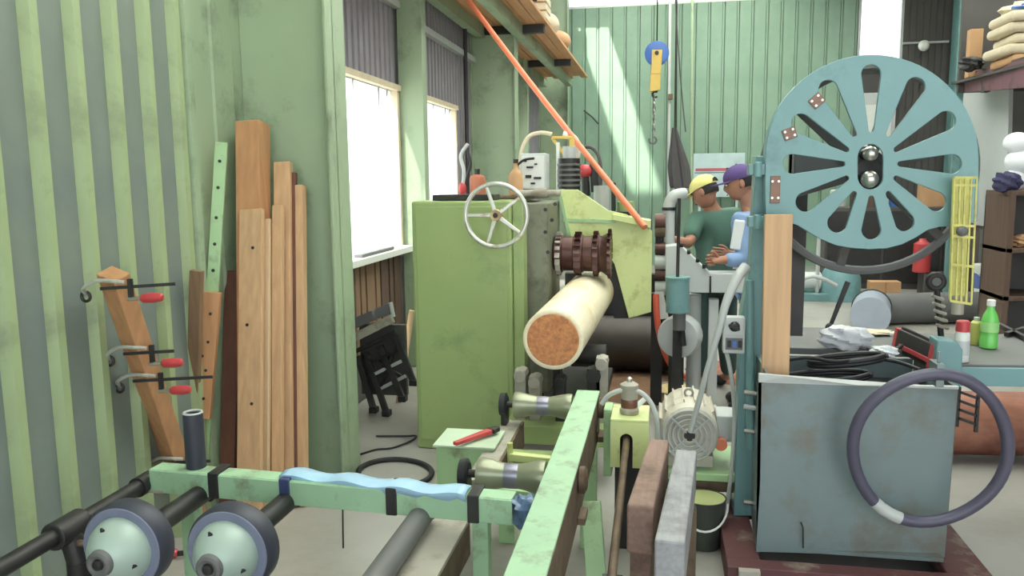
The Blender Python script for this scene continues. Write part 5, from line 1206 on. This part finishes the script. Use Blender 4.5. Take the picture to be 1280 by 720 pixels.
def person(name, label, base, J, face, tilt, shirt, trous, cap, cap_open, vest=None, short=True):
    t = thing(name, label, 'person', base)
    pel, chest, neck, head = J['pelvis'], J['chest'], J['neck'], J['head']
    body = {'pelvis': (pel, .085), 'spine': (pel.lerp(chest, .5), .08), 'chest': (chest, .085), 'neck0': (neck - (neck-chest)*.35, .075), 'neck': (neck, .055), 'skull': (head, .06)}
    ed = [('pelvis','spine'), ('spine','chest'), ('chest','neck0'), ('neck0','neck'), ('neck','skull')]
    for s in 'lr':
        sh, el, ha, hp, kn, ft = (J[k + s] for k in ('sh', 'el', 'ha', 'hip', 'kn', 'ft'))
        body['sh'+s] = (sh, .058); body['el'+s] = (el, .042); body['fo'+s] = (el.lerp(ha, .35), .042); body['wr'+s] = (ha, .027)
        d = (ha - el).normalized(); body['pa'+s] = (ha + d*.05, (.040, .018)); body['pb'+s] = (ha + d*.085, (.038, .014))
        body['hip'+s] = (hp, .075); body['kn'+s] = (kn, .058); body['cf'+s] = (kn.lerp(ft, .3), .055); body['an'+s] = (ft + Vector((0, 0, .08)), .038); body['to'+s] = (ft + Vector(face).normalized()*.16 + Vector((0, 0, .035)), .032)
        ed += [('chest','sh'+s), ('sh'+s,'el'+s), ('el'+s,'fo'+s), ('fo'+s,'wr'+s), ('wr'+s,'pa'+s), ('pa'+s,'pb'+s), ('pelvis','hip'+s), ('hip'+s,'kn'+s), ('kn'+s,'cf'+s), ('cf'+s,'an'+s), ('an'+s,'to'+s)]
    ms = [skin_mesh('body', body, ed, SKIN, None)]
    hm, rot = head_mesh(head, face, tilt); ms.append(hm)
    for s in 'lr':
        ha, el = J['ha'+s], J['el'+s]; d = (ha - el).normalized(); side = Vector((0, 0, 1)); up = d.cross(side).normalized()
        for j, e in fingers(ha, d, up if s == 'l' else -up, side): ms.append(skin_mesh('finger', j, e, SKIN, None, 1))
    bo = join_meshes('body', ms, SKIN, t)
    def grow(j, g): return (j[0], tuple(v + g for v in j[1]) if isinstance(j[1], tuple) else j[1] + g)
    sk = {k: grow(body[k], .022) for k in ('pelvis', 'spine', 'chest', 'shl', 'shr', 'ell', 'elr')}
    sk['pelvis'] = (pel, .150); sk['spine'] = (body['spine'][0], .142); sk['chest'] = (chest, .155); sk['neck0'] = (body['neck0'][0], .082)
    es = [('pelvis','spine'), ('spine','chest'), ('chest','neck0'), ('chest','shl'), ('chest','shr')]
    for s in 'lr':
        sh, el, ha = J['sh'+s], J['el'+s], J['ha'+s]
        if short:
            del sk['el'+s]; sk['sl'+s] = (sh.lerp(el, .45), .072); sk['sm'+s] = (sh.lerp(el, .85), .070); es += [('sh'+s,'sl'+s), ('sl'+s,'sm'+s)]
        else:
            sk['cu'+s] = (el.lerp(ha, .9), .045); es += [('sh'+s,'el'+s), ('el'+s,'cu'+s)]
    sk['hem'] = (pel + Vector((0, 0, -.10)), .155); es.append(('pelvis', 'hem'))
    join_meshes('shirt', [skin_mesh('shirt', sk, es, shirt, None)], shirt, t)
    tr = {k: grow(body[k], .022) for k in ('pelvis', 'hipl', 'hipr', 'knl', 'knr', 'cfl', 'cfr', 'anl', 'anr')}
    tr['pelvis'] = (pel, .135); et = [(a, b) for a, b in ed if a in tr and b in tr]
    join_meshes('trousers', [skin_mesh('trousers', tr, et, trous, None)], trous, t)
    for s in 'lr':
        f = Vector(face).normalized(); ft = J['ft'+s]
        MB().ell(ft + f*.07 + Vector((0, 0, .045)), (.05, .05, .045), 14, 10, Matrix.Scale(1, 3) , None).ell(ft + f*.15 + Vector((0, 0, .04)), (.048, .048, .04), 14, 10).build('shoe', IRON, t)
    # hair, eyes, mouth and cap
    def hp_(x, y, z): return head + rot @ Vector((x, y, z))
    q = MB(); q.ell(hp_(0, -.012, .004), (.0775, .0965, .108), 24, 16, rot, lambda d: Vector((d.x, d.y if d.y < .15 else .15 + (d.y-.15)*.2, max(d.z, -.34)))); q.build('hair', HAIR, t)
    for s in (-1, 1):
        MB().ell(hp_(.028*s, .089, .010), (.013, .008, .008), 10, 8, rot).build('eye', WHITEM, t)
        MB().ell(hp_(.028*s, .096, .010), (.006, .004, .006), 8, 6, rot).build('pupil', BLACK, t)
        MB().ell(hp_(.028*s, .092, .026), (.018, .006, .004), 8, 6, rot).build('eyebrow', HAIR, t)
    MB().ell(hp_(0, .098, -.056), (.022, .006, .005), 10, 6, rot).build('mouth', mat('lip', (150, 86, 76), .5), t)
    q = MB(); q.ell(hp_(0, -.004, .040), (.086, .108, .088), 28, 18, rot, lambda d: Vector((d.x, d.y, max(d.z, -.12)))); cp = q.build('cap', cap, t)
    vs = []; n = 12
    for i in range(n+1):
        a = PI*.12 + PI*.76*i/n; vs += [hp_(.082*math.cos(a), .092*math.sin(a)+.004, .034), hp_(.088*math.cos(a), .185*math.sin(a)**.7, .020 + .010*math.sin(a))]
    q = MB(); q.add(vs, [(2*i, 2*i+1, 2*i+3, 2*i+2) for i in range(n)], True); br = q.build('cap_brim', cap, cp); sd_ = br.modifiers.new('thick', 'SOLIDIFY'); sd_.thickness = .006
    MB().ell(hp_(0, -.004, .128), (.009, .009, .006), 10, 6, rot).build('cap_button', cap, cp)
    if cap_open:
        q = MB(); q.prism([hp_(.034*math.cos(a), -.116, .038 + .030*math.sin(a)) for a in [PI*k/10 for k in range(11)]], rot @ Vector((0, .012, 0))); q.build('cap_back_opening', HAIR, cp)
    if vest:
        q = MB(); q.beam(*vest, .07, .025, (1, 0, 0)); q.build('white_towel', WHITEC, t, .01)
    return t
def Q(px, py, y): return P(px, py, y=y)
y1 = 6.15
pel = Q(893, 338, y1)
base = Vector((pel.x, y1, 0))
J = dict(pelvis=pel, chest=Q(893, 282, y1-.02), neck=Q(888, 256, y1-.04), head=Q(881, 240, y1-.07),
    shl=Q(869, 274, y1-.06), ell=Q(862, 305, y1-.22), hal=Q(834, 298, y1-.38), shr=Q(917, 270, y1+.06), elr=Q(921, 303, y1+.20), har=Q(893, 312, y1+.30),
    hipl=pel + Vector((-.08, -.04, -.10)), hipr=pel + Vector((.09, .04, -.10)))
for s, dx in (('l', -.10), ('r', .10)):
    J['kn'+s] = Vector((pel.x+dx, y1 + (.02 if s == 'r' else -.05), .46)); J['ft'+s] = Vector((pel.x+dx*1.1+.02, y1 + (.05 if s == 'r' else -.06), 0))
person('person', 'person in a yellow cap and green T-shirt reaching left into the machine', base, J, (-1, .55, 0), .45, SHIRTG, TROUS, CAPY, True)
y2 = 5.62
pel = Q(950, 345, y2); base = Vector((pel.x, y2, 0))
J = dict(pelvis=pel, chest=Q(946, 280, y2), neck=Q(936, 252, y2-.01), head=Q(925, 229, y2-.02),
    shl=Q(926, 276, y2-.16), ell=Q(930, 325, y2-.20), hal=Q(902, 325, y2-.27), shr=Q(958, 270, y2+.17), elr=Q(950, 322, y2+.28), har=Q(915, 318, y2+.22),
    hipl=pel + Vector((0, -.09, -.10)), hipr=pel + Vector((.02, .09, -.10)))
for s, dy in (('l', -.11), ('r', .11)):
    J['kn'+s] = Vector((pel.x-.02, y2+dy, .48)); J['ft'+s] = Vector((pel.x, y2+dy*1.1, 0))
person('person', 'person in a purple cap and pale blue shirt standing behind the saw post', base, J, (-1, .1, 0), .25, SHIRTB, TROUG, CAPP, False, (Q(925, 275, y2-.225), Q(919, 312, y2-.23)), short=False)
